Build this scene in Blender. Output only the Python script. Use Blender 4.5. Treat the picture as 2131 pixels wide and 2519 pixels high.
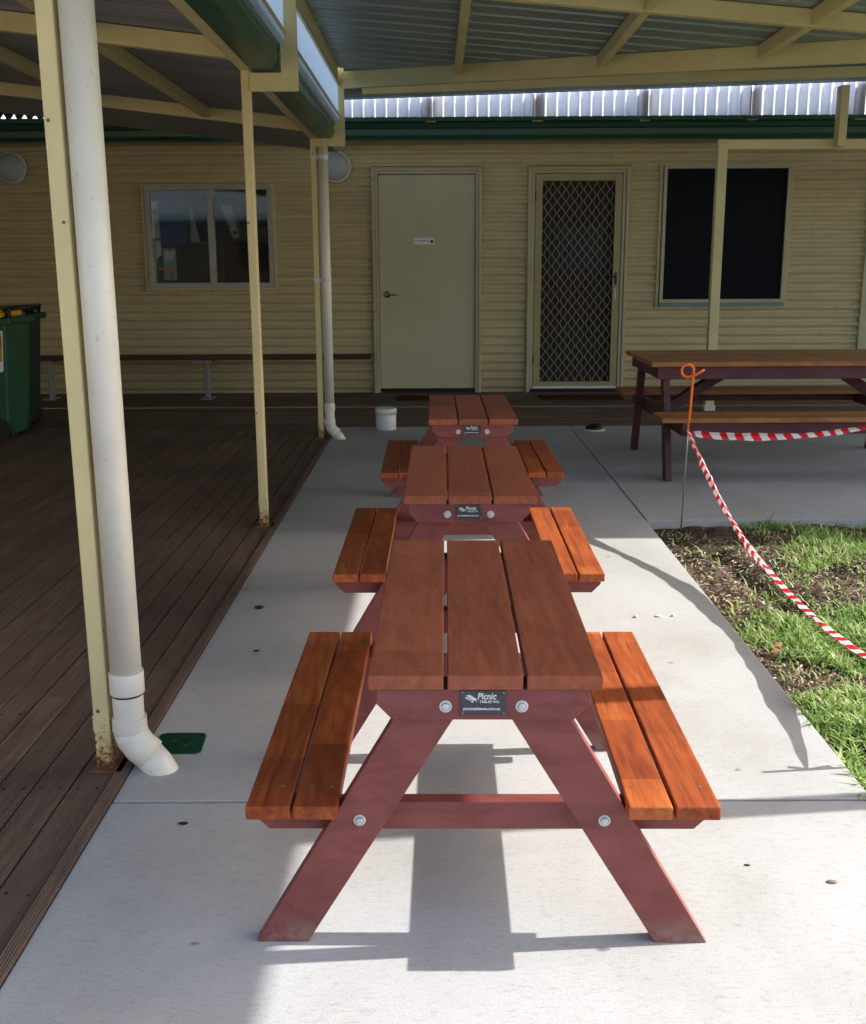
import bpy, math, random
import numpy as np
from mathutils import Matrix, Vector
random.seed(7); rng = np.random.default_rng(7)
S = bpy.context.scene
for o in list(bpy.data.objects): bpy.data.objects.remove(o)
C = S.collection
R = math.radians

# ---------------------------------------------------------------- camera
def cam_matrix(pitch, roll, yaw):
    cy, sy = math.cos(yaw), math.sin(yaw); cp, sp = math.cos(-pitch), math.sin(-pitch); cr, sr = math.cos(roll), math.sin(roll)
    Rz = Matrix(((cy, -sy, 0), (sy, cy, 0), (0, 0, 1)))
    Rx = Matrix(((1, 0, 0), (0, cp, -sp), (0, sp, cp)))
    Ry = Matrix(((cr, 0, sr), (0, 1, 0), (-sr, 0, cr)))
    M = Rz @ Rx @ Ry
    r, f, u = M.col[0], M.col[1], M.col[2]
    return Matrix((( r[0], u[0], -f[0]), (r[1], u[1], -f[1]), (r[2], u[2], -f[2])))
cd = bpy.data.cameras.new('camera'); cam = bpy.data.objects.new('camera', cd); C.objects.link(cam)
cd.sensor_fit = 'HORIZONTAL'; cd.sensor_width = 36; cd.lens = 2637.5 / 2131 * 36
cd.clip_start = .05; cd.clip_end = 500
cam.matrix_world = Matrix.Translation((0, 0, 1.25)) @ cam_matrix(0.2283, 0.0053, 0.0041).to_4x4()
S.camera = cam

# ---------------------------------------------------------------- light
SUN = Vector((1.34, .15, 1.0)).normalized()
w = bpy.data.worlds.new('World'); S.world = w; w.use_nodes = True
nt = w.node_tree; bg = nt.nodes['Background']
sky = nt.nodes.new('ShaderNodeTexSky'); sky.sky_type = 'NISHITA'; sky.sun_disc = False
sky.sun_elevation = math.asin(SUN.z); sky.sun_rotation = math.atan2(SUN.x, SUN.y)
nt.links.new(sky.outputs[0], bg.inputs[0]); bg.inputs[1].default_value = .15
sky.dust_density = 2.5; sky.air_density = 1.0; sky.ozone_density = .8
sl = bpy.data.lights.new('sun', 'SUN'); sl.energy = 2.8; sl.angle = R(.5); sl.color = (1, .975, .94)
so = bpy.data.objects.new('sun', sl); C.objects.link(so)
so.rotation_euler = SUN.to_track_quat('Z', 'Y').to_euler(); so.location = (8, 0, 8)
S.view_settings.view_transform = 'Standard'; S.view_settings.look = 'None'
S.view_settings.exposure = 1.48; S.view_settings.gamma = 1
S.render.engine = 'CYCLES'
S.cycles.max_bounces = 8; S.cycles.diffuse_bounces = 6; S.cycles.transparent_max_bounces = 16

# ---------------------------------------------------------------- node helpers
class NM:
    def __init__(s, name, rough=.6, spec=.4, metal=0):
        s.m = bpy.data.materials.new(name); s.m.use_nodes = True; s.t = s.m.node_tree
        s.b = s.t.nodes['Principled BSDF']; s.b.inputs['Roughness'].default_value = rough
        s.b.inputs['Specular IOR Level'].default_value = spec; s.b.inputs['Metallic'].default_value = metal
        s.tc = None
    def n(s, typ, **kw):
        n = s.t.nodes.new(typ)
        for k, v in kw.items(): setattr(n, k, v)
        return n
    def set(s, sock, v):
        if hasattr(v, 'is_linked') or isinstance(v, bpy.types.NodeSocket): s.t.links.new(v, sock)
        else:
            if isinstance(v, (tuple, list)) and len(v) == 3 and sock.type == 'RGBA': v = (*v, 1)
            sock.default_value = v
    def obj(s):
        if not s.tc: s.tc = s.n('ShaderNodeTexCoord')
        return s.tc.outputs['Object']
    def rand(s): return s.n('ShaderNodeObjectInfo').outputs['Random']
    def var(s): 
        a = s.n('ShaderNodeAttribute'); a.attribute_name = 'var'; return a.outputs['Fac']
    def math(s, op, a, b=0.0, c=None, clamp=False):
        n = s.n('ShaderNodeMath', operation=op, use_clamp=clamp); s.set(n.inputs[0], a); s.set(n.inputs[1], b)
        if c is not None: s.set(n.inputs[2], c)
        return n.outputs[0]
    def vec(s, x, y, z):
        n = s.n('ShaderNodeCombineXYZ'); s.set(n.inputs[0], x); s.set(n.inputs[1], y); s.set(n.inputs[2], z); return n.outputs[0]
    def vmul(s, v, k):
        n = s.n('ShaderNodeVectorMath', operation='MULTIPLY'); s.set(n.inputs[0], v); n.inputs[1].default_value = k; return n.outputs[0]
    def vadd(s, v, k):
        n = s.n('ShaderNodeVectorMath', operation='ADD'); s.set(n.inputs[0], v); s.set(n.inputs[1], k); return n.outputs[0]
    def sep(s, v):
        n = s.n('ShaderNodeSeparateXYZ'); s.set(n.inputs[0], v); return n.outputs
    def noise(s, v, scale, detail=4, rough=.55, dist=0):
        n = s.n('ShaderNodeTexNoise'); s.set(n.inputs['Vector'], v); n.inputs['Scale'].default_value = scale
        n.inputs['Detail'].default_value = detail; n.inputs['Roughness'].default_value = rough; n.inputs['Distortion'].default_value = dist
        return n.outputs['Fac']
    def white(s, v):
        n = s.n('ShaderNodeTexWhiteNoise'); n.noise_dimensions = '3D'; s.set(n.inputs['Vector'], v); return n.outputs['Value']
    def ramp(s, f, stops, interp='LINEAR'):
        n = s.n('ShaderNodeValToRGB'); n.color_ramp.interpolation = interp; e = n.color_ramp.elements
        while len(e) < len(stops): e.new(.5)
        for i, (p, col) in enumerate(stops):
            e[i].position = p; e[i].color = (*col, 1) if isinstance(col, tuple) else (col, col, col, 1)
        s.set(n.inputs[0], f); return n.outputs[0]
    def mix(s, f, a, b, mode='MIX'):
        n = s.n('ShaderNodeMix', data_type='RGBA', blend_type=mode); s.set(n.inputs[0], f); s.set(n.inputs[6], a); s.set(n.inputs[7], b); return n.outputs[2]
    def bump(s, h, strength=.3, dist=.01):
        n = s.n('ShaderNodeBump'); s.set(n.inputs['Height'], h); n.inputs['Strength'].default_value = strength; n.inputs['Distance'].default_value = dist
        s.t.links.new(n.outputs[0], s.b.inputs['Normal']); return n
    def col(s, v): s.set(s.b.inputs['Base Color'], v); return s
    def rough(s, v): s.set(s.b.inputs['Roughness'], v); return s

def stained(name, base, amt=.25, scale=6, rough=.5, spec=.4, bump=.08, metal=0, fine=60):
    """a painted / plastic surface with uneven dirt"""
    q = NM(name, rough, spec, metal); o = q.obj()
    v = q.vadd(o, q.vec(q.math('MULTIPLY', q.rand(), 9), 0, 0))
    n1 = q.noise(v, scale, 6, .65); n2 = q.noise(v, fine, 3)
    dark = tuple(c * (1 - amt) for c in base); lite = tuple(min(1, c * (1 + amt * .35)) for c in base)
    c1 = q.ramp(n1, [(.3, dark), (.55, base), (.8, lite)])
    c2 = q.mix(q.ramp(n2, [(.28, .35), (.36, 0.0)]), c1, tuple(c * .55 for c in base))
    q.col(c2); q.rough(q.math('MULTIPLY_ADD', n1, .25, rough - .12)); q.bump(n2, bump, .002)
    return q.m

# ---------------------------------------------------------------- materials
M = {}
def wood(name, dark, mid, lite, axis='y', seg=.34, rough=.55):
    q = NM(name, rough, .25); o = q.obj(); va = q.var(); rd = q.rand()
    off = q.vec(q.math('MULTIPLY', va, 13.7), q.math('MULTIPLY', rd, 5.3), q.math('MULTIPLY', va, 7.1))
    sx, sy, sz = q.sep(o)
    lo = sy if axis == 'y' else sx
    st = (1, .045, 1) if axis == 'y' else (.045, 1, 1)
    v = q.vadd(q.vmul(o, st), off)
    g1 = q.noise(v, 55, 7, .68, .7); g2 = q.noise(v, 230, 3, .6); g3 = q.noise(q.vadd(o, off), 5.5, 3, .5, .6)
    # wide cathedral figure
    wv = q.n('ShaderNodeTexWave', wave_type='RINGS', rings_direction='Z'); 
    q.set(wv.inputs['Vector'], q.vadd(q.vmul(o, (1, .22, 1) if axis == 'y' else (.22, 1, 1)), off)); wv.inputs['Scale'].default_value = 14
    wv.inputs['Distortion'].default_value = 3.5; wv.inputs['Detail'].default_value = 2; wv.inputs['Detail Scale'].default_value = 1.2
    f = q.math('ADD', q.math('MULTIPLY', g1, .60), q.math('MULTIPLY', g3, .24)); f = q.math('ADD', f, q.math('MULTIPLY', wv.outputs['Fac'], .05))
    rg = q.math('SINE', q.math('MULTIPLY', q.noise(q.vadd(q.vmul(o, (1, .16, .5) if axis == 'y' else (.16, 1, .5)), off), 7, 2, .45, .4), 62))
    f = q.math('ADD', f, q.math('MULTIPLY', rg, .032))
    sg = q.math('FLOOR', q.math('DIVIDE', q.math('ADD', lo, q.math('ADD', q.math('MULTIPLY', va, 3.1), q.math('MULTIPLY', rd, 2.3))), seg))
    wn = q.white(q.vec(sg, q.math('MULTIPLY', va, 50), q.math('FLOOR', q.math('MULTIPLY', rd, 40))))
    f = q.math('ADD', f, q.math('MULTIPLY', q.math('SUBTRACT', wn, .5), .20))
    c = q.ramp(f, [(.22, dark), (.46, mid), (.72, lite)])
    c = q.mix(q.ramp(g2, [(.32, .6), (.45, 0.0)]), c, dark)
    kv = q.n('ShaderNodeTexVoronoi'); q.set(kv.inputs['Vector'], q.vadd(q.vmul(o, (1, .6, 1) if axis == 'y' else (.6, 1, 1)), off)); kv.inputs['Scale'].default_value = 4.2
    c = q.mix(q.ramp(kv.outputs['Distance'], [(.03, .75), (.075, .25), (.13, 0.0)]), c, tuple(x * .45 for x in dark))
    q.col(c); q.rough(q.math('MULTIPLY_ADD', g1, .3, rough - .12))
    q.bump(q.math('ADD', q.math('MULTIPLY', g2, .5), g1), .14, .002)
    return q.m
M['top'] = wood('oiled_timber', (.19, .050, .026), (.30, .088, .044), (.38, .125, .062))
M['seat'] = wood('oiled_seat_timber', (.15, .028, .010), (.32, .072, .018), (.52, .160, .038), seg=.27)
M['bigwood'] = wood('weathered_tabletop', (.22, .085, .028), (.38, .165, .060), (.48, .24, .10), axis='x', seg=9)
q = NM('oxblood_paint', .5, .35); o = q.obj(); v = q.vadd(q.vmul(o, (.35, 1, 1)), q.vec(q.math('MULTIPLY', q.rand(), 9), 0, q.math('MULTIPLY', q.rand(), 3)))
n1 = q.noise(v, 22, 6, .6, .8); n2 = q.noise(v, 5, 3)
kn = q.n('ShaderNodeTexVoronoi'); q.set(kn.inputs['Vector'], v); kn.inputs['Scale'].default_value = 5.5
c = q.ramp(n1, [(.3, (.15, .036, .032)), (.5, (.20, .052, .045)), (.75, (.24, .070, .060))])
c = q.mix(q.ramp(n2, [(.3, .35), (.55, 0.0)]), c, (.13, .03, .032))
c = q.mix(q.ramp(kn.outputs['Distance'], [(.05, .75), (.16, 0.0)]), c, (.10, .02, .02))
fz = q.sep(o)[2]; n6 = q.noise(o, 34, 6, .75); n7 = q.noise(o, 9, 5, .7)
c = q.mix(q.math('MULTIPLY', q.math('SUBTRACT', 1.0, q.math('MULTIPLY', fz, 16), clamp=True), q.ramp(n6, [(.35, 0.0), (.6, .75)])), c, (.24, .19, .15))
c = q.mix(q.math('MULTIPLY', q.ramp(n6, [(.66, 0.0), (.72, .7)]), q.ramp(n7, [(.5, 0.0), (.6, 1.0)])), c, (.30, .15, .13))
q.col(c); q.rough(q.math('MULTIPLY_ADD', n7, .4, .3)); q.bump(q.math('ADD', n1, q.math('MULTIPLY', n6, .4)), .22, .003); M['paint'] = q.m
q = NM('dark_oxblood_paint', .5, .35); o = q.obj(); n1 = q.noise(q.vmul(o, (.3, 1, 1)), 18, 6, .6)
q.col(q.ramp(n1, [(.3, (.06, .017, .022)), (.7, (.11, .032, .040))])); q.bump(n1, .1, .003); M['bigpaint'] = q.m
M['galv'] = stained('galvanised_steel', (.55, .56, .56), .35, 60, .42, .6, .2, .35, 220)
M['screw'] = stained('dull_screw_steel', (.22, .2, .17), .3, 60, .5, .5, .1, .5)

CREAM = (.70, .61, .29)
def creamsteel(name, base, rust_z=0):
    q = NM(name, .42, .45); o = q.obj(); v = q.vadd(o, q.vec(q.math('MULTIPLY', q.rand(), 9), 0, 0))
    n1 = q.noise(v, 3, 5, .6); n2 = q.noise(v, 45, 5, .7)
    c = q.ramp(n1, [(.3, tuple(x * .86 for x in base)), (.6, base), (.85, tuple(x * 1.08 for x in base))])
    if rust_z:
        z = q.sep(o)[2]
        near = q.math('SUBTRACT', 1.0, q.math('DIVIDE', z, rust_z), clamp=True)
        f = q.ramp(q.math('ADD', q.math('MULTIPLY', near, .62), q.math('MULTIPLY', n2, .55)), [(.70, 0.0), (.82, .9)])
        f2 = q.ramp(q.math('ADD', q.math('MULTIPLY', near, .36), q.math('MULTIPLY', q.noise(v, 90, 4), .6)), [(.60, 0.0), (.66, 1.0)])
        c = q.mix(f, c, (.46, .27, .09)); c = q.mix(f2, c, (.12, .04, .018))
        dots = q.n('ShaderNodeTexVoronoi'); q.set(dots.inputs['Vector'], v); dots.inputs['Scale'].default_value = 14
        c = q.mix(q.ramp(dots.outputs['Distance'], [(.06, 1.0), (.09, 0.0)]), c, (.12, .06, .03))
    q.col(c); q.bump(n2, .05, .002); return q.m
M['cream'] = creamsteel('cream_painted_steel', CREAM)
M['creampost'] = creamsteel('cream_steel_rusting_at_foot', (.72, .60, .30), .34)
M['creamwall'] = None
q = NM('cream_corrugated_cladding', .5, .4); o = q.obj(); z = q.sep(o)[2]
n1 = q.noise(q.vmul(o, (.6, 1, 3)), 3.5, 6, .65); n2 = q.noise(o, 70, 3)
c = q.ramp(n1, [(.3, (.52, .435, .245)), (.6, (.60, .505, .29)), (.85, (.64, .545, .33))])
dirt = q.math('MULTIPLY', q.math('SUBTRACT', 1.0, q.math('MULTIPLY', z, 2.2), clamp=True), q.math('MULTIPLY', n1, .9))
c = q.mix(dirt, c, (.26, .2, .12)); c = q.mix(q.ramp(n2, [(.24, .6), (.29, 0.0)]), c, (.2, .16, .09))
sx = q.sep(o)[0]
fx = q.math('ABSOLUTE', q.math('SUBTRACT', q.math('FRACT', q.math('DIVIDE', sx, .9)), .5)); fz = q.math('ABSOLUTE', q.math('SUBTRACT', q.math('FRACT', q.math('DIVIDE', z, .334)), .5))
sc_ = q.math('MULTIPLY', q.math('LESS_THAN', fx, .0065), q.math('LESS_THAN', fz, .017)); c = q.mix(q.math('MULTIPLY', sc_, .75), c, (.12, .09, .05))
rn = q.noise(q.vmul(o, (5, 1, .35)), 4, 5, .7); c = q.mix(q.ramp(rn, [(.56, 0.0), (.72, .28)]), c, (.30, .23, .13))
lap = q.math('LESS_THAN', q.math('ABSOLUTE', q.math('SUBTRACT', q.math('FRACT', q.math('DIVIDE', z, .762)), .5)), .004); c = q.mix(q.math('MULTIPLY', lap, .5), c, (.18, .14, .08))
q.col(c); q.bump(n2, .04, .002); M['wall'] = q.m
M['trim'] = stained('cream_trim_paint', (.50, .44, .26), .18, 5, .45)
M['doorpaint'] = stained('door_paint', (.54, .49, .31), .13, 2.5, .45, .35, .04)
M['secframe'] = stained('tan_door_frame', (.40, .31, .15), .15, 5, .4)
M['alu'] = stained('pale_window_frame', (.42, .42, .36), .15, 8, .4)
M['pvc'] = stained('off_white_pvc', (.76, .72, .62), .10, 4, .38, .45, .05)
M['whitepl'] = stained('white_plastic', (.72, .72, .70), .2, 10, .4)
M['green'] = stained('dark_green_gutter', (.016, .085, .045), .15, 2, .36, .5, .02)
M['greenlid'] = stained('green_plastic_lid', (.005, .055, .026), .25, 14, .35)
M['lampwhite'] = stained('opal_lamp_glass', (.60, .62, .56), .1, 10, .4)
M['black'] = stained('black_plastic', (.012, .012, .013), .3, 12, .4)
M['binA'] = stained('bin_green_plastic', (.014, .075, .04), .25, 8, .5)
M['binB'] = stained('bin_dark_plastic', (.006, .022, .022), .25, 8, .5)
M['yellow'] = stained('yellow_lid_plastic', (.62, .36, .01), .2, 8, .42)
M['paper'] = stained('white_paper', (.82, .82, .8), .08, 8, .8, .1)
M['orange'] = stained('orange_plastic', (.85, .16, .015), .12, 20, .35)
M['wire'] = stained('steel_wire', (.35, .35, .34), .2, 30, .4, .5, .05, .6)
M['benchwood'] = wood('bench_timber', (.06, .014, .010), (.11, .028, .018), (.15, .042, .026), axis='x', seg=2)
M['grille'] = stained('grille_wire_paint', (.34, .29, .18), .15, 20, .4)
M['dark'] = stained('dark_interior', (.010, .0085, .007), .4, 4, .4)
M['brownint'] = stained('brown_interior_panel', (.024, .017, .010), .3, 3, .6)
M['handle'] = stained('brushed_handle', (.35, .34, .32), .2, 40, .25, .6, .05, .9)
M['room'] = stained('classroom_wall', (.20, .24, .20), .2, 3, .7)
M['mat'] = stained('brown_door_mat', (.075, .028, .018), .4, 30, .95, .05, .6)
def roofsheet(name, base, rough=.4, metal=.2, spec=.5):
    q = NM(name, rough, spec, metal); o = q.obj(); n1 = q.noise(q.vmul(o, (.15, 1, 1)), 5, 5, .6); n2 = q.noise(o, 40, 3)
    c = q.ramp(n1, [(.25, tuple(x * .7 for x in base)), (.6, base), (.85, tuple(x * 1.2 for x in base))]); q.col(c)
    q.rough(q.math('MULTIPLY_ADD', n1, .3, rough - .1)); return q.m
M['sheet_r'] = roofsheet('teal_grey_roof_sheet', (.27, .34, .315), .38, .35)
M['sheet_l'] = roofsheet('grey_roof_sheet', (.33, .33, .335), .45, .3)
M['houseroof'] = roofsheet('pale_roof_sheet', (.66, .66, .74), .5, 0)
q = NM('translucent_infill', .4, .3); n1 = q.noise(q.vmul(q.obj(), (1, 1, .2)), 9, 4)
q.col(q.ramp(n1, [(.3, (.62, .68, .72)), (.7, (.82, .86, .88))]))
tr = q.n('ShaderNodeBsdfTranslucent'); tr.inputs[0].default_value = (.85, .92, .96, 1); mx = q.n('ShaderNodeMixShader'); mx.inputs[0].default_value = .7
q.t.links.new(q.b.outputs[0], mx.inputs[1]); q.t.links.new(tr.outputs[0], mx.inputs[2]); q.t.links.new(mx.outputs[0], q.t.nodes['Material Output'].inputs[0]); M['infill'] = q.m
q = NM('far_translucent_infill', .4, .3); n1 = q.noise(q.vmul(q.obj(), (1, 1, .15)), 14, 5, .7)
q.col(q.ramp(n1, [(.3, (.46, .46, .50)), (.7, (.60, .60, .64))]))
tr = q.n('ShaderNodeBsdfTranslucent'); q.t.links.new(q.ramp(n1, [(.3, (.56, .58, .64)), (.7, (.72, .73, .78))]), tr.inputs[0]); mx = q.n('ShaderNodeMixShader'); mx.inputs[0].default_value = .75
q.t.links.new(q.b.outputs[0], mx.inputs[1]); q.t.links.new(tr.outputs[0], mx.inputs[2]); q.t.links.new(mx.outputs[0], q.t.nodes['Material Output'].inputs[0]); M['infill2'] = q.m
q = NM('window_glass', .03, .5); q.b.inputs['Base Color'].default_value = (.02, .025, .025, 1)
gl = q.n('ShaderNodeBsdfGlossy'); gl.inputs['Roughness'].default_value = .03; gl.inputs[0].default_value = (.8, .85, .85, 1)
tp = q.n('ShaderNodeBsdfTransparent'); tp.inputs[0].default_value = (.80, .84, .82, 1); mx = q.n('ShaderNodeMixShader'); mx.inputs[0].default_value = .05
q.t.links.new(tp.outputs[0], mx.inputs[1]); q.t.links.new(gl.outputs[0], mx.inputs[2]); q.t.links.new(mx.outputs[0], q.t.nodes['Material Output'].inputs[0]); M['glass'] = q.m
q = NM('black_fly_mesh', .75, .15); sx, sy, sz = q.sep(q.obj())
h = q.math('MULTIPLY', q.math('SINE', q.math('MULTIPLY', sz, 900)), q.math('SINE', q.math('MULTIPLY', sx, 900)))
q.col((.006, .008, .012)); q.bump(h, .2, .001); M['flymesh'] = q.m

# concrete: broomed, stained, speckled
q = NM('broomed_concrete', .85, .25); o = q.obj()
n1 = q.noise(o, 1.1, 6, .62, .4); n2 = q.noise(q.vmul(o, (.30, 1, 1)), 120, 5, .7); n3 = q.noise(o, 330, 2, .7); n4 = q.noise(q.vmul(o, (.5, 1, 1)), 11, 6, .75)
c = q.ramp(n1, [(.28, (.345, .335, .31)), (.5, (.415, .412, .40)), (.72, (.455, .455, .45))])
n5 = q.noise(o, 2.3, 5, .7, .8)
c = q.mix(q.ramp(n5, [(.30, .32), (.50, 0.0)]), c, (.31, .295, .26))
c = q.mix(q.math('MULTIPLY', q.ramp(n2, [(.30, .7), (.47, 0.0)]), q.ramp(n5, [(.3, 1.0), (.7, .45)])), c, (.24, .23, .21))
c = q.mix(q.ramp(n2, [(.10, .1), (.2, 0.0), (.62, 0.0), (.72, .18)]), c, (.24, .23, .21))
c = q.mix(q.ramp(n3, [(.30, .7), (.44, 0.0)]), c, (.15, .145, .14))
c = q.mix(q.ramp(n4, [(.24, .55), (.37, 0.0)]), c, (.25, .215, .17))
vo = q.n('ShaderNodeTexVoronoi'); q.set(vo.inputs['Vector'], q.vadd(q.vmul(o, (.6, 1, 1)), q.vmul(q.vec(n2, n3, 0), (.02, .02, .02)))); vo.inputs['Scale'].default_value = 11
sel = q.ramp(q.sep(vo.outputs['Color'])[0], [(.0, 1.0), (.22, 1.0), (.24, 0.0)])
c = q.mix(q.math('MULTIPLY', q.ramp(vo.outputs['Distance'], [(.05, .8), (.10, 0.0)]), sel), c, (.13, .11, .085))
# faint pink stain near the camera, pale scuffs
sx, sy, sz = q.sep(o)
dd = q.math('SQRT', q.math('ADD', q.math('POWER', q.math('ADD', sx, .52), 2.0), q.math('POWER', q.math('MULTIPLY', q.math('SUBTRACT', sy, 1.42), 1.6), 2.0)))
c = q.mix(q.math('MULTIPLY', q.ramp(dd, [(.0, 1.0), (.22, 0.0)]), q.math('MULTIPLY', n4, .8)), c, (.42, .22, .17))
q.col(c); q.bump(q.math('ADD', q.math('MULTIPLY', n2, .6), q.math('MULTIPLY', n3, .4)), .35, .003); M['concrete'] = q.m
q = NM('dark_soil', .95, .1); o = q.obj(); n1 = q.noise(o, 26, 8, .75); n2 = q.noise(o, 3, 4)
q.col(q.mix(q.ramp(n2, [(.4, 0.0), (.6, .7)]), q.ramp(n1, [(.3, (.026, .017, .012)), (.7, (.10, .068, .050))]), q.ramp(n1, [(.3, (.08, .056, .040)), (.7, (.22, .165, .125))])))
q.bump(n1, .9, .02); M['soil'] = q.m
def attrcol(name, stops, rough=.6, transl=0):
    q = NM(name, rough, .25); c = q.ramp(q.var(), stops); q.col(c)
    if transl:
        tr = q.n('ShaderNodeBsdfTranslucent'); q.t.links.new(c, tr.inputs[0]); mx = q.n('ShaderNodeMixShader'); mx.inputs[0].default_value = transl
        q.t.links.new(q.b.outputs[0], mx.inputs[1]); q.t.links.new(tr.outputs[0], mx.inputs[2]); q.t.links.new(mx.outputs[0], q.t.nodes['Material Output'].inputs[0])
    return q.m
M['grass'] = attrcol('grass_blades', [(0, (.08, .19, .035)), (.4, (.19, .34, .07)), (.75, (.37, .50, .15)), (.93, (.50, .56, .22)), (1, (.66, .60, .42))], .5, .35)
M['mulch'] = attrcol('dry_mulch_bits', [(0, (.07, .045, .03)), (.4, (.22, .16, .11)), (.75, (.38, .29, .20)), (1, (.58, .50, .38))], .8)
M['leaf'] = stained('dry_leaf', (.36, .17, .09), .3, 20, .7)
# deck timber with reeded boards
q = NM('reeded_deck_timber', .75, .25); o = q.obj(); va = q.var(); sx, sy, sz = q.sep(o)
def deckmat(name, along):
    q = NM(name, .72, .25); o = q.obj(); va = q.var(); sx, sy, sz = q.sep(o)
    off = q.vec(q.math('MULTIPLY', va, 21), q.math('MULTIPLY', va, 9), 0)
    v = q.vadd(q.vmul(o, (1, .06, 1) if along == 'y' else (.06, 1, 1)), off)
    n1 = q.noise(v, 60, 5, .6); n2 = q.noise(q.vadd(o, off), 6, 5, .65); n3 = q.noise(o, 1.1, 5, .6)
    c = q.ramp(n1, [(.3, (.16, .100, .070)), (.6, (.27, .18, .132)), (.8, (.35, .25, .195))])
    c = q.mix(q.math('MULTIPLY', va, .45), c, (.10, .068, .054)); c = q.mix(q.ramp(n3, [(.35, .5), (.6, 0.0)]), c, (.065, .048, .04))
    c = q.mix(q.ramp(n2, [(.6, 0.0), (.8, .45)]), c, (.15, .12, .10))
    ac = sx if along == 'y' else sy
    rib = q.math('SINE', q.math('MULTIPLY', ac, 2 * math.pi / .0062))
    c = q.mix(q.math('MULTIPLY', q.math('MULTIPLY_ADD', rib, -.5, .5), .42), c, (.018, .012, .010))
    q.col(c); q.bump(q.math('MULTIPLY_ADD', rib, .5, q.math('MULTIPLY', n1, .6)), .6, .003)
    return q.m
M['deck'] = deckmat('reeded_deck_timber', 'y'); M['deckx'] = deckmat('reeded_cross_deck_timber', 'x')
M['void'] = NM('underdeck_shade', 1, 0).col((.004, .0035, .003)).m  # near-black colour stands in for the shade below the boards
def flat(name, c, rough=.6, spec=.3): return stained(name, c, .1, 10, rough, spec, .03)
q = NM('barrier_tape_film', .35, .4); va = q.var()
c = q.ramp(va, [(0, (.70, .012, .03)), (.5, (.80, .78, .78))], 'CONSTANT'); q.col(c)
tr = q.n('ShaderNodeBsdfTranslucent'); q.t.links.new(c, tr.inputs[0]); mx = q.n('ShaderNodeMixShader'); mx.inputs[0].default_value = .25
q.t.links.new(q.b.outputs[0], mx.inputs[1]); q.t.links.new(tr.outputs[0], mx.inputs[2]); q.t.links.new(mx.outputs[0], q.t.nodes['Material Output'].inputs[0]); M['tape'] = q.m

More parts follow.
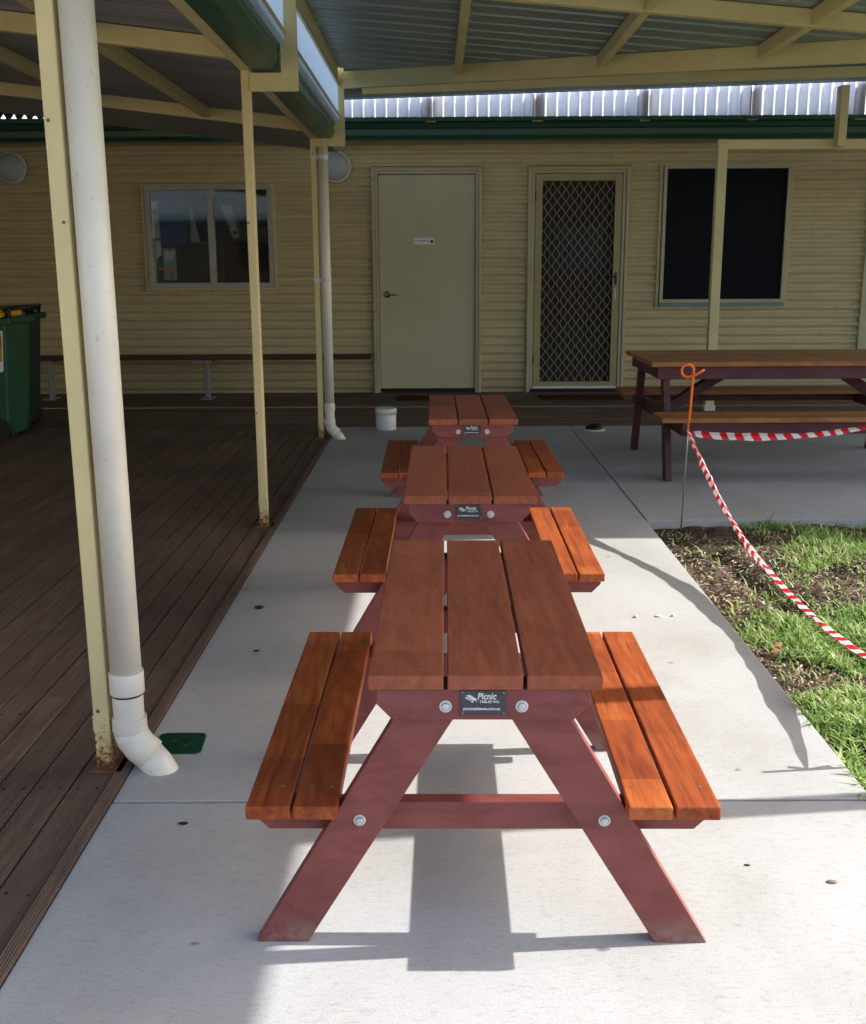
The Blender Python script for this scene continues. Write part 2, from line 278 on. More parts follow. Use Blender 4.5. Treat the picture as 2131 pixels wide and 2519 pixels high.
# ---------------------------------------------------------------- mesh helpers
class MB:
    def __init__(s): s.v = []; s.f = []; s.a = []
    def add(s, vs, fs, a=None):
        k = len(s.v); s.v += [tuple(x) for x in vs]; s.f += [tuple(i + k for i in f) for f in fs]
        a = random.random() if a is None else a
        s.a += [a] * len(fs) if not isinstance(a, (list, tuple)) else list(a); return s
    def box(s, x0, x1, y0, y1, z0, z1, a=None):
        v = [(x, y, z) for z in (z0, z1) for y in (y0, y1) for x in (x0, x1)]
        return s.add(v, [(0, 2, 3, 1), (4, 5, 7, 6), (0, 1, 5, 4), (2, 6, 7, 3), (0, 4, 6, 2), (1, 3, 7, 5)], a)
    def prism(s, poly, axis, d0, d1, a=None):
        """poly in the two other axes (ccw seen from +axis for x:(y,z) y:(x,z) z:(x,y))"""
        def P(u, v, d): return (d, u, v) if axis == 'x' else (u, d, v) if axis == 'y' else (u, v, d)
        n = len(poly); vs = [P(u, v, d0) for u, v in poly] + [P(u, v, d1) for u, v in poly]
        fs = [tuple(range(n)), tuple(range(2 * n - 1, n - 1, -1))] + [(i, i + n, (i + 1) % n + n, (i + 1) % n) for i in range(n)]
        return s.add(vs, fs, a)
    def bar(s, p, q, wd, ht, up=(0, 0, 1), a=None):
        p, q = Vector(p), Vector(q); d = (q - p).normalized(); up = Vector(up); sd = d.cross(up).normalized(); u = sd.cross(d)
        vs = [e + sd * i * wd / 2 + u * j * ht / 2 for e in (p, q) for j in (-1, 1) for i in (-1, 1)]
        return s.add(vs, [(0, 1, 3, 2), (4, 6, 7, 5), (0, 4, 5, 1), (2, 3, 7, 6), (0, 2, 6, 4), (1, 5, 7, 3)], a)
    def tube(s, pts, r, n=16, a=None, cap=True):
        pts = [Vector(p) for p in pts]; rs = r if isinstance(r, (list, tuple)) else [r] * len(pts); vs = []; fs = []
        ref = None
        for i, p in enumerate(pts):
            d = ((pts[min(i + 1, len(pts) - 1)] - p).normalized() + (p - pts[max(i - 1, 0)]).normalized()).normalized()
            if ref is None: ref = Vector((0, 1, 0)) if abs(d.y) < .9 else Vector((1, 0, 0))
            sd = d.cross(ref).normalized(); u = sd.cross(d).normalized(); ref = u
            vs += [p + (sd * math.cos(t) + u * math.sin(t)) * rs[i] for t in [2 * math.pi * k / n for k in range(n)]]
        for i in range(len(pts) - 1):
            for k in range(n): fs.append((i * n + k, i * n + (k + 1) % n, (i + 1) * n + (k + 1) % n, (i + 1) * n + k))
        if cap: fs += [tuple(range(n - 1, -1, -1)), tuple(range((len(pts) - 1) * n, len(pts) * n))]
        return s.add(vs, fs, a)
    def lathe(s, prof, c, n=32, axis='z', a=None):
        vs = []; fs = []
        for r, h in prof:
            for k in range(n):
                t = 2 * math.pi * k / n; x, y = r * math.cos(t), r * math.sin(t)
                vs.append((c[0] + x, c[1] + y, c[2] + h) if axis == 'z' else (c[0] + x, c[1] - h, c[2] + y))
        for i in range(len(prof) - 1):
            for k in range(n): fs.append((i * n + k, i * n + (k + 1) % n, (i + 1) * n + (k + 1) % n, (i + 1) * n + k))
        fs += [tuple(range(n - 1, -1, -1)), tuple(range((len(prof) - 1) * n, len(prof) * n))]
        return s.add(vs, fs, a)
    def build(s, name, mat, parent=None, bevel=0, smooth=False, seg=2):
        me = bpy.data.meshes.new(name); me.from_pydata(s.v, [], s.f); me.update()
        at = me.attributes.new('var', 'FLOAT', 'FACE'); at.data.foreach_set('value', np.array(s.a, dtype=np.float32))
        me.materials.append(M[mat] if isinstance(mat, str) else mat)
        if smooth: 
            me.polygons.foreach_set('use_smooth', [len(p.vertices) <= 4 for p in me.polygons])
        o = bpy.data.objects.new(name, me); C.objects.link(o)
        if parent: o.parent = parent
        if bevel:
            b = o.modifiers.new('bevel', 'BEVEL'); b.width = bevel; b.segments = seg; b.limit_method = 'ANGLE'; b.angle_limit = R(35)
        return o
def quads(name, V, F, A, mat, parent=None, smooth=False):
    me = bpy.data.meshes.new(name); me.from_pydata(V.tolist(), [], F.tolist()); me.update()
    at = me.attributes.new('var', 'FLOAT', 'FACE'); at.data.foreach_set('value', np.asarray(A, dtype=np.float32))
    me.materials.append(M[mat])
    if smooth: me.polygons.foreach_set('use_smooth', [True] * len(me.polygons))
    o = bpy.data.objects.new(name, me); C.objects.link(o)
    if parent: o.parent = parent
    return o
def thing(name, label, cat, loc=(0, 0, 0), rz=0, group=None):
    o = bpy.data.objects.new(name, None); C.objects.link(o); o.location = loc; o.rotation_euler = (0, 0, rz)
    o.empty_display_size = .1; return tag(o, label, cat, group)
def tag(o, label, cat, group=None):
    o['label'] = label; o['category'] = cat
    if group: o['group'] = group
    return o
def struct(o): o['kind'] = 'structure'; return o
def dup(root, loc, rz, label):
    r = root.copy(); C.objects.link(r); r.location = loc; r.rotation_euler = (0, 0, rz); r['label'] = label
    for ch in list(root.children):
        c = ch.copy(); C.objects.link(c); c.parent = r
        for g in ch.children:
            d = g.copy(); C.objects.link(d); d.parent = c
    return r
def text(body, size, mat, parent, loc, rot=(R(90), 0, 0), bold=.0, shear=0, name='lettering', sx=1.0, align='LEFT'):
    cu = bpy.data.curves.new(name, 'FONT'); cu.body = body; cu.size = size; cu.offset = bold; cu.shear = shear; cu.extrude = .0004; cu.align_x = align
    t = bpy.data.objects.new(name, cu); C.objects.link(t)
    bpy.context.view_layer.update()
    me = bpy.data.meshes.new_from_object(t.evaluated_get(bpy.context.evaluated_depsgraph_get()))
    bpy.data.objects.remove(t); me.materials.clear(); me.materials.append(M[mat])
    me.transform(Matrix.Translation(loc) @ Matrix.Rotation(rot[0], 4, 'X') @ Matrix.Diagonal((sx, 1, 1, 1)))
    o = bpy.data.objects.new(name, me); C.objects.link(o); o.parent = parent; return o

# ================================================================ THE GROUND
XD, XP = -.780, 1.035
def grid(name, x0, x1, y0, y1, nx, ny, zf, mat, seed=0):
    xs = np.linspace(x0, x1, nx); ys = np.linspace(y0, y1, ny); X, Y = np.meshgrid(xs, ys); Z = zf(X, Y)
    V = np.stack([X, Y, Z], -1).reshape(-1, 3); i = np.arange((nx - 1) * (ny - 1)); r, c = i // (nx - 1), i % (nx - 1); a = r * nx + c
    return quads(name, V, np.stack([a, a + 1, a + nx + 1, a + nx], 1), np.full(len(a), .5), mat, smooth=True)
g = MB(); g.box(-60, 60, -60, 80, -.6, -.16); struct(g.build('ground', 'soil'))
# concrete path: slabs with tooled joints
def slab(mb, x0, x1, y0, y1, z=0, a=.5): mb.box(x0, x1, y0, y1, -.14, z, a)
p = MB()
YJ = [-2.5, 2.335, 8.335]
slab(p, XD, XP, -3.2, 2.330); slab(p, XD, XP, 2.340, 8.335)
struct(p.build('concrete_path', 'concrete', bevel=.0035, seg=2))
p = MB(); slab(p, XP + .007, 12, 5.18, 8.335); struct(p.build('side_pavement', 'concrete', bevel=.0035, seg=2))
p = MB(); p.box(XD - .02, 12.02, -3.3, 8.34, -.16, -.05); 
# soil surface, lumpy, a little below the path
def lump(X, Y):
    z = -.035 + .012 * np.sin(X * 9 + 1.3 * np.sin(Y * 5)) * np.sin(Y * 7.3 + X * 2) + .006 * np.sin(X * 31 + Y * 17) * np.sin(Y * 37 - X * 11)
    d = np.exp(-((X - 1.27 - (4.45 - Y) * .10) / .045) ** 2) * ((Y > 3.2) & (Y < 4.75))
    return z - .03 * d
soil = grid('soil', XP + .001, 12, -3.2, 5.179, 520, 420, lump, 'soil'); struct(soil)
lb_ = MB(); lb_.box(-60, 60, -60, -3.305, -.15, -.004); struct(lb_.build('rear_bounce_slab', 'concrete'))  # unseen pale ground added behind the camera to bounce light forward
east = MB(); east.box(12, 60, -3.2, 80, -.15, -.03); struct(east.build('east_lawn', M['grass']))

# ---- grass blades and mulch
def noise2(x, y, s, k=0):
    return (np.sin(x * s + 1.7 * np.sin(y * s * .8 + k)) + np.sin(y * s * 1.3 + 2.1 * np.sin(x * s * .7 + k * 2) + 1) + np.sin((x + y) * s * .6 + k)) / 3
def density(x, y):
    """thin in the corner by the stake and beside the furrow, thicker to the right and towards the camera"""
    e = (x - 1.42) * 2.0 + (3.92 - y) * 1.6
    d = 1 / (1 + np.exp(-5 * e)) * .95 + .0
    d = np.maximum(d, .35 * (y > 4.2) * (x > 1.55)); d = np.maximum(d, .25 * (y > 4.95) * (x > 1.5))
    patch = noise2(x, y, 6.5, 1) + .5 * noise2(x, y, 15, 2)
    d = d * np.clip(.50 + patch * 1.2, .04, 1); d *= np.where((y < 3.75) & (y > 3.3) & (x < 1.35), .75, 1)
    return np.clip(d, .015, 1)
def blades(n, x0, x1, y0, y1, lmin, lmax):
    x = rng.uniform(x0, x1, n * 4); y = rng.uniform(y0, y1, n * 4); k = rng.random(n * 4) < density(x, y); x, y = x[k][:n], y[k][:n]; n = len(x)
    cl = rng.integers(0, 7, n); x += .006 * cl * np.cos(cl); 
    L = rng.uniform(lmin, lmax, n) * (.7 + .5 * density(x, y)); th = rng.uniform(0, 2 * math.pi, n); lean = rng.uniform(.4, 2.0, n); wd = rng.uniform(.0016, .0040, n)
    z = lump(x, y); dx, dy = np.cos(th), np.sin(th); px, py = -dy * wd, dx * wd
    pts = []
    for t, wf in ((0, 1), (.35, 1), (.7, .7), (1, .08)):
        bend = lean * t * t * L * .75; up = L * t * (1 - .35 * lean * t * .6)
        cx, cy, cz = x + dx * bend, y + dy * bend, z + np.maximum(up, .004)
        pts.append(np.stack([cx - px * wf, cy - py * wf, cz], 1)); pts.append(np.stack([cx + px * wf, cy + py * wf, cz], 1))
    V = np.stack(pts, 1).reshape(-1, 3); b = np.arange(n)[:, None] * 8
    F = np.concatenate([b + np.array([[0, 1, 3, 2]]), b + np.array([[2, 3, 5, 4]]), b + np.array([[4, 5, 7, 6]])], 1).reshape(-1, 4)
    a = np.clip(rng.normal(.5, .22, n) + .1 * noise2(x, y, 4, 5), 0, 1); a = np.where(rng.random(n) < .17, rng.uniform(.93, 1, n), np.minimum(a, .9)); return V, F, np.repeat(a, 3)
V1, F1, A1 = blades(80000, XP + .01, 3.2, 1.7, 5.17, .018, .062)
V2, F2, A2 = blades(9000, 3.0, 8, -1.5, 5.15, .05, .12)
V3, F3, A3 = blades(420, XP + .01, 1.9, 3.9, 5.17, .05, .13)
go = quads('grass', np.concatenate([V1, V2, V3]), np.concatenate([F1, F2 + len(V1), F3 + len(V1) + len(V2)]), np.concatenate([A1, A2, A3]), 'grass')
tag(go, 'patchy bright green grass growing out of the soil beside the concrete path', 'grass'); go['kind'] = 'stuff'
n = 44000; x = rng.uniform(XP + .005, 3.0, n); y = rng.uniform(1.8, 5.16, n); k = (rng.random(n) < np.where(y > 4.75, .22, .9)); x, y = x[k], y[k]; n = len(x)
th = rng.uniform(0, math.pi, n); L = rng.gamma(2.0, .0055, n).clip(.004, .034) / 2; wd = rng.uniform(.0008, .0026, n); z = lump(x, y) + rng.uniform(.001, .009, n); tl = rng.uniform(-.35, .35, n)
dx, dy = np.cos(th), np.sin(th); P = []
for sl_, sw in ((-1, -1), (1, -1), (1, 1), (-1, 1)): P.append(np.stack([x + dx * L * sl_ - dy * wd * sw, y + dy * L * sl_ + dx * wd * sw, z + tl * L * sl_ + .0015 * sw], 1))
V = np.stack(P, 1).reshape(-1, 3); F = (np.arange(n)[:, None] * 4 + np.array([[0, 1, 2, 3]]))
mu = quads('mulch', V, F, np.clip(rng.normal(.36, .26, n), 0, 1), 'mulch'); tag(mu, 'dry brown straw and bark bits scattered over the bare soil', 'mulch'); mu['kind'] = 'stuff'

# ---- timber decks
d = MB(); gap = .006
x = XD - .038
d.box(XD - .034, XD - .002, -3.2, 8.34, -.10, .006, .35)
k = 0
while x > -6.1:
    y = -3.2 - random.random() * 1.5
    while y < 8.33:
        L = random.choice([1.8, 2.4, 3.0, 3.6]); y1 = min(y + L, 8.33)
        d.box(x - .09 + gap, x, y + .002, y1 - .002, -.03, random.uniform(-.0015, .0015), random.random())
        y = y1
    x -= .09
dk = struct(d.build('deck', 'deck'))
d = MB(); y = 8.345
while y < 10.62:
    x = -6.1 - random.random()
    while x < 12:
        L = random.choice([2.4, 3.0, 3.6, 4.2]); x1 = min(x + L, 12)
        d.box(x + .002, x1 - .002, y, y + .09 - gap, -.03, random.uniform(-.001, .001), random.random()); x = x1
    y += .09
struct(d.build('cross_deck', 'deckx', bevel=.0015, seg=1))
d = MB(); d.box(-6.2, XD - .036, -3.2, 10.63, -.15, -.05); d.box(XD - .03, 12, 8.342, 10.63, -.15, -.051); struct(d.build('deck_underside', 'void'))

# ---- deck nail heads, part of the deck surface
nl = MB()
for yy in np.arange(-.3, 8.2, .45):
    for k in range(1, 26):
        xb = XD - .038 - .09 * (k - 1)
        for o_ in (.018, .066): nl.lathe([(.0028, -.002), (.0028, .0022)], (xb - o_, yy + random.uniform(-.004, .004), 0), 6)


n0 = len(dk.data.polygons); dm = dk.data
d0 = MB(); d0.v = [tuple(v_.co) for v_ in dm.vertices]; d0.f = [tuple(p_.vertices) for p_ in dm.polygons]; d0.a = [a_.value for a_ in dm.attributes['var'].data]
d0.add(nl.v, nl.f, .5); bpy.data.objects.remove(dk); dk = struct(d0.build('deck', 'deck')); dk.data.materials.append(M['black'])
for p_ in dk.data.polygons[n0:]: p_.material_index = 1

# ================================================================ KIDS' PICNIC TABLES
SCREW = []
def screws(parent, xs, ys, z):
    for x in xs:
        for y in ys:
            if not SCREW:
                b = MB(); b.lathe([(.0036, -.002), (.0036, .0006), (.0018, .0002)], (0, 0, 0), 10); o = b.build('screw', 'screw', parent); SCREW.append(o)
            else:
                o = SCREW[0].copy(); C.objects.link(o); o.parent = parent
            o.location = (x + random.uniform(-.002, .002), y + random.uniform(-.003, .003), z)
def make_kid_table(loc, rz, label):
    t = thing('picnic_table', label, 'picnic table', loc, rz, 'small red-brown picnic tables standing in a row on the path')
    HL = .478; HF = .461
    b = MB(); xs = [(-.2015, -.0695), (-.0625, .0695), (.0765, .2085)]
    for i, (a, c) in enumerate(xs): b.box(a, c, -HF + random.uniform(-.001, .001), HL + random.uniform(-.002, .002), .523, .55, .15 + .3 * i)
    top = b.build('tabletop', 'top', t, bevel=.0025)
    screws(top, [-.172, -.105, -.035, .042, .105, .178], [-.43, 0, .44], .55)
    for k, sd in enumerate((-1, 1)):
        b = MB()
        for i, (a, c) in enumerate([(.262, .341), (.347, .427)]):
            a, c = (a, c) if sd > 0 else (-c, -a)
            b.box(a, c, -HF, HL + random.uniform(-.002, .002), .2735, .30, .12 + .37 * i + .2 * k)
        st = b.build('seat', 'seat', t, bevel=.003)
        screws(st, [sd * v for v in (.28, .318, .37, .408)], [-.385, .395], .30)
    for e in (-1, 1):                                      # the two A-frames
        ya, yb = (e * .455, e * .425) if e > 0 else (-.455, -.425)
        y0, y1 = min(ya, yb), max(ya, yb)
        b = MB(); b.prism([(-.188, .523), (-.188, .495), (-.160, .465), (.160, .465), (.188, .495), (.188, .523)], 'y', y0, y1)
        b.build('top_bearer', 'paint', t, bevel=.002)
        y0, y1 = sorted((e * .4245, e * .392))
        for sd in (-1, 1):
            P = [(.119, .5225), (.010, .5225), (.327, 0), (.425, 0), (.412, .022)]
            P = [(sd * u, v) for u, v in P]
            b = MB(); b.prism(P if sd > 0 else P[::-1], 'y', y0, y1); b.build('leg', 'paint', t, bevel=.002)
        y0, y1 = sorted((e * .3915, e * .359))
        b = MB(); b.prism([(-.425, .273), (-.425, .245), (-.397, .217), (.397, .217), (.425, .245), (.425, .273)], 'y', y0, y1)
        b.build('seat_bearer', 'paint', t, bevel=.002)
        for bx, bz, by in ((-.066, .491, .455), (.068, .491, .455), (-.2245, .2535, .4245), (.2245, .2535, .4245)):
            b = MB()
            pr = [(.0112, -.001), (.0112, .0012), (.0098, .0018), (.0078, .0018), (.0078, .0004)]
            if e > 0: pr = [(r, -h) for r, h in pr]
            b.lathe(pr, (bx, e * by, bz), 28, 'y')
            b.lathe([(.0068, 0), (.0068, .0042), (.0058, .005)] if e < 0 else [(.0068, 0), (.0068, -.0042), (.0058, -.005)], (bx, e * by, bz), 6, 'y')
            b.build('bolt', 'galv', t)
    b = MB(); b.box(-.185, .185, -.015, .015, .470, .5225); b.build('top_bearer', 'paint', t, bevel=.002)
    # name plate on the near bearer
    b = MB(); b.box(-.040, .040, -.4575, -.4552, .4755, .5215); pl = b.build('name_plate', 'plate', t, bevel=.0006)
    for sx in (-.0362, .0362):
        for sz in (.4792, .5178): b = MB(); b.lathe([(.0020, 0), (.0020, .0008), (.001, .0012)], (sx, -.4575, sz), 12, 'y'); b.build('plate_screw', 'screw', pl)
    text('Picnic', .0165, 'letter', pl, (-.0105, -.4578, .5055), bold=.00035, shear=.18, sx=.86)
    text('TABLES WA', .0066, 'letter', pl, (-.0068, -.4578, .4985), bold=.00012, sx=1.0)
    text('picnictableswa.com.au', .0077, 'letter', pl, (-.0352, -.4578, .4852), bold=.00015, sx=.95)
    lg = MB()                                              # picnic-table emblem
    def Q(*pts): lg.prism([(-.0325 + u * .0225, .4985 + v * .0155) for u, v in pts], 'y', -.4580, -.4576)
    Q((.10, .88), (.42, .98), (.50, .90), (.18, .80)); Q((.20, .76), (.52, .88), (.66, .74), (.36, .60)); Q((.38, .56), (.68, .71), (1, .40), (.70, .30))
    Q((0, .66), (.10, .70), (.56, .30), (.44, .26)); Q((.08, .42), (.14, .46), (.20, .58), (.14, .60)); Q((.56, .04), (.62, .04), (.78, .42), (.70, .42)); Q((.92, .10), (.98, .12), (.82, .42), (.76, .42)); Q((.48, .06), (.55, .06), (.66, .3), (.58, .3))
    lg.build('emblem', 'letter', pl)
    return t
M['plate'] = stained('charcoal_plate', (.045, .042, .052), .15, 40, .45, .4, .03)
M['letter'] = flat('silver_lettering', (.62, .62, .62), .4)
GX = 'small red-brown picnic table with name plate, '
t1 = make_kid_table((.083, 2.212, 0), R(-.5), 'nearest of the three small red-brown picnic tables, whole legs and bolts in view')
dup(t1, (.100, 3.688, 0), R(-.3), 'middle of the three small red-brown picnic tables, its right seat in full sun')
dup(t1, (.162, 5.355, 0), R(.2), 'farthest of the three small red-brown picnic tables, closest to the doors')

# ================================================================ LARGE PICNIC TABLE
t = thing('picnic_table', 'large long maroon picnic table with weathered brown top standing behind the grass patch', 'picnic table', (2.155, 6.72, 0), 0)
b = MB()
for i in range(6): b.box(-.90, .90, -.44 + i * .1475, -.44 + i * .1475 + .1425, .652, .68)
b.build('tabletop', 'bigwood', t, bevel=.003)
for e in (-1, 1):
    b = MB(); b.box(-.86, .86, e * .405 - .018, e * .405 + .018, .578, .6515); b.build('apron', 'bigpaint', t, bevel=.002)
for e in (-1, 1):
    b = MB(); x0, x1 = sorted((e * .86, e * .824)); b.box(x0, x1, -.3865, .3865, .582, .6515); b.build('end_apron', 'bigpaint', t, bevel=.002)
    xl0, xl1 = sorted((e * .8235, e * .785))
    for sd in (-1, 1):
        P = [(sd * .30, .65), (sd * .385, .65), (sd * .585, 0), (sd * .500, 0)]
        b = MB(); b.prism(P if sd < 0 else P[::-1], 'x', xl0, xl1); b.build('leg', 'bigpaint', t, bevel=.002)
    xr0, xr1 = sorted((e * .7845, e * .745)); b = MB(); b.prism([(-.78, .372), (-.78, .33), (-.745, .295), (.745, .295), (.78, .33), (.78, .372)], 'x', xr0, xr1); b.build('bench_bearer', 'bigpaint', t, bevel=.002)
    b = MB(); b.bar((e * .744, 0, .33), (e * .27, 0, .635), .06, .075, (0, 1, 0)); b.build('brace', 'bigpaint', t, bevel=.002)
b = MB(); b.box(-.55, .55, -.05, .05, .60, .6515); b.build('centre_bearer', 'bigpaint', t)
for sd in (-1, 1):
    b = MB()
    for i in range(2):
        y0, y1 = sorted((sd * (.52 + i * .137), sd * (.52 + i * .137 + .132))); b.box(-.90, .90, y0, y1, .373, .40)
    b.build('bench_seat', 'bigwood', t, bevel=.003)
    b = MB(); y0, y1 = sorted((sd * .735, sd * .765)); b.box(-.85, .85, y0, y1, .30, .3725) if False else b.box(-.744, .744, y0, y1, .305, .3725); b.build('bench_apron', 'bigpaint', t, bevel=.002)

# ================================================================ LEFT VERANDA OVER THE DECK
def trim_sheet(mb, x0, y0, y1, zf, xend, pitch=.19):
    prof = [(0, 0), (.045, .0), (.052, .004), (.060, .004), (.067, 0), (.112, 0), (.124, .026), (.148, .026), (.160, 0)]
    P2 = [(y0 + k * pitch + a, h) for k in range(int((y1 - y0) / pitch)) for a, h in prof]; vs = []; fs = []
    for y, h in P2:
        for x in (x0, xend(y)): vs.append((x, y, zf(x) + h))
    for i in range(len(P2) - 1): fs.append((2 * i, 2 * i + 1, 2 * i + 3, 2 * i + 2))
    mb.add(vs, fs, .5)
def corr(mb, x0, x1, y0, y1, zf, pitch=.076, amp=.009, n=8, xend=None, a=.5, thick=.0):
    """corrugated sheet with ribs running along x; zf(x) is the plane height"""
    ys = np.arange(y0, y1, pitch / n); vs = []; fs = []
    for i, y in enumerate(ys):
        z = amp * math.sin(2 * math.pi * (y - y0) / pitch); xe = x1 if xend is None else xend(y)
        for x in (x0, xe): vs.append((x, y, zf(x) + z))
    for i in range(len(ys) - 1): fs.append((2 * i, 2 * i + 1, 2 * i + 3, 2 * i + 2))
    mb.add(vs, fs, a)
v = thing('deck_veranda', 'cream steel veranda over the timber deck with green gutter and three roadside posts'.replace('roadside', 'slim'), 'veranda', (-.84, 5, 0))
def P_(mb, name, mat, parent=v, **k):
    o = mb.build(name, mat, parent, **k); o.location = -Vector(parent.location) if parent.parent is None else (0, 0, 0); return o
PY = [2.495, 5.067, 7.752]
ZL = lambda x: 2.028 - .12 * x           # underside of left rafters
for y in PY:
    b = MB(); b.box(-.865, -.825, y, y + .05, 0.004, 2.087); o = P_(b, 'post', 'creampost', bevel=.005)
    
M['rust'] = stained('rusty_plate', (.20, .10, .05), .5, 40, .85, .2, .3)
for o in [c for c in v.children if c.name.startswith('post')]:
    y = min(vv.co.y for vv in o.data.vertices); b = MB(); b.box(-.882, -.80, y - .014, y + .066, .001, .006); b.build('base_plate', 'rust', o)
    b = MB(); b.box(-.8655, -.8245, y - .0015, y, .108, .150); 
    if y > -.05: b.build('clip_plate', 'creampost', o, bevel=.001)
b = MB(); b.box(-.87, -.82, 1.25, 7.82, 2.0875, 2.168); P_(b, 'edge_beam', 'cream', bevel=.004)
for y in PY:
    b = MB(); x0, x1 = -6.2, -.8705
    b.prism([(x1, ZL(x1)), (x1, ZL(x1) + .083), (x0, ZL(x0) + .083), (x0, ZL(x0))], 'y', y, y + .05); P_(b, 'rafter', 'cream', bevel=.003)
for xp in (-1.57, -2.325, -3.08, -3.835, -4.59, -5.345):
    for ya, yb in [(1.27, 2.4945), (2.5455, 5.0665), (5.1175, 7.7515)]:
        b = MB(); b.box(xp - .025, xp + .025, ya, yb, ZL(xp) + .012, ZL(xp) + .078); P_(b, 'purlin', 'cream', bevel=.003)
b = MB(); corr(b, -6.3, -.73, 1.22, 10.12, lambda x: ZL(x) + .095, xend=lambda y: -.73 if y < 7.8 else -.88); P_(b, 'roof_sheet', 'sheet_l', smooth=True)
b = MB(); pts = []; x = -6.2                # black strip added to imitate the shaded roof underside; notches pass daylight
while x < -.80:
    pts += [(x, 2.525), (x + .028, 2.525), (x + .060, 2.565), (x + .078, 2.525)]; x += .095
for i in range(len(pts) - 1):
    (xa, za), (xb, zb) = pts[i], pts[i + 1]
    b.add([(xa, 10.121, za), (xb, 10.121, zb), (xb, 10.121, max(zb + .01, ZL(xb) + .13)), (xa, 10.121, max(za + .01, ZL(xa) + .13))], [(0, 1, 2, 3)], .5)
P_(b, 'end_dark_strip', 'black')
b = MB()                                   # quad gutter
gz0, gz1 = 2.085, 2.225
for ya, yb in [(1.22, 5.055), (5.075, 7.735)]: 
    b.prism([(-.815, gz0), (-.72, gz0), (-.695, gz0 + .03), (-.690, gz0 + .06), (-.697, gz0 + .075), (-.690, gz0 + .09), (-.690, gz1), (-.700, gz1), (-.700, gz0 + .05), (-.73, gz0 + .012), (-.815, gz0 + .012)], 'y', ya, yb)
P_(b, 'gutter', 'green', bevel=.002)
for y, r, xc in ((2.512, .0385, -.7785), (7.77, .0355, -.781)):
    b = MB(); b.tube([(xc, y, .262), (xc, y, 2.09)], r, 32); dp = P_(b, 'downpipe', 'pvc', smooth=True)
    b = MB(); b.tube([(xc, y, .207), (xc, y, .263)], r + .0045, 32); b.tube([(xc, y, .10), (xc, y, .208)], r - .0005, 32); b.tube([(xc, y, .105), (xc, y, .142)], r + .0045, 32)
    b.build('collar', 'pvc', dp, smooth=True, bevel=.0012)
    b = MB(); b.tube([(xc, y, .108), (xc + .006, y, .085), (xc + .022, y - .002, .062), (xc + .048, y - .004, .038)], r + .004, 32)
    b.tube([(xc + .030, y - .002, .056), (xc + .066, y - .005, .012), (xc + .098, y - .008, -.050)], r + .001, 32); b.build('elbow', 'pvc', dp, smooth=True)
    if y > 7:
        for z in (.12, 1.12, 1.95):
            b = MB(); b.tube([(xc, y, z), (xc, y, z + .03)], r + .003, 32); b.box(-.865, xc, y - .019, y - .016, z, z + .03); b.lathe([(.006, 0), (.006, .002)], (-.845, y - .019, z + .015), 12, 'y'); b.build('pipe_clip', 'whitepl', dp)
    else:
        b = MB(); b.tube([(xc, y, .2015), (xc, y, .2065)], r + .0012, 32); b.build('glue_ring', 'mat', dp)

# ================================================================ RAISED CANOPY OVER THE PATH
cnp = thing('raised_canopy', 'cream steel canopy with teal grey corrugated roof above the picnic tables', 'canopy', (1, 5, 0))
ZR = lambda x: 2.371 - .078 * x
for y in (2.512, 5.055, 7.735):
    yb = y + .02
    b = MB(); b.prism([(-.8245, 1.996), (-.608, 1.996), (-.608, 2.545), (-.683, 2.545), (-.683, 2.074), (-.8245, 2.074)], 'y', y, yb)
    if y > 7: b = MB(); b.prism([(-.8245, 2.034), (-.622, 2.034), (-.622, 2.545), (-.70, 2.545), (-.70, 2.118), (-.8245, 2.118)], 'y', y, yb)
    br = P_(b, 'gutter_bracket', 'cream', cnp, bevel=.002)
    b = MB()
    for zz in (.02, .06): b.lathe([(.007, 0), (.007, .003)], (-.805, y, (2.034 if y > 7 else 1.996) + zz), 6, 'y')
    b.build('bracket_bolt', 'cream', br)
b = MB(); b.box(-.700, -.650, 1.25, 7.734, 2.455, 2.535); P_(b, 'edge_beam', 'cream', cnp, bevel=.004)
def xdiag(y): return min(2.58, -.62 + (7.73 - y) / .805)
for y in (2.50, 5.055):
    b = MB(); x0, x1 = -.6495, 2.4615
    b.prism([(x0, ZR(x0) + .03), (x1, ZR(x1)), (x1, ZR(x1) + .072), (x0, ZR(x0) + .102)][::1], 'y', y, y + .05); P_(b, 'rafter', 'cream', cnp, bevel=.003)
for xp in (.14, .93, 1.66):
    yd = 7.73 - (xp + .62) * .805
    for ya, yb in [(1.27, 2.4995), (2.5505, 5.0545), (5.1055, yd)]:
        zb = ZR(xp) + .03 * (2.6 - xp) / 3.25
        b = MB(); b.box(xp - .022, xp + .022, ya, yb - .04 if yb == yd else yb, zb + .004, zb + .068); P_(b, 'purlin', 'cream', cnp, bevel=.003)
b = MB(); trim_sheet(b, -.66, 1.22, 7.70, lambda x: ZR(x) + .0735 + .03 * (2.6 - x) / 3.25, xdiag); P_(b, 'roof_sheet', 'sheet_r', cnp)
b = MB(); A_ = Vector((-.62, 7.735, 2.458)); B_ = Vector((2.46, 5.25, 2.205)); b.bar(A_, B_, .05, .105); P_(b, 'diagonal_beam', 'cream', cnp, bevel=.003)
b = MB(); b.box(2.462, 2.512, 1.25, 5.20, 2.18, 2.26); P_(b, 'outer_beam', 'cream', cnp, bevel=.003)
b = MB(); b.prism([(2.52, 2.15), (2.575, 2.15), (2.60, 2.19), (2.60, 2.265), (2.52, 2.265)], 'y', 1.22, 5.21); P_(b, 'gutter', 'green', cnp, bevel=.002)
for y in (2.455, 5.07):
    b = MB(); b.box(2.448, 2.523, y, y + .075, -.12, 2.1795); P_(b, 'post', 'creampost', cnp, bevel=.004)
b = MB(); ys = np.arange(1.25, 7.73, .0063); vs = []; fs = []      # ribbed translucent infill beside the gutter
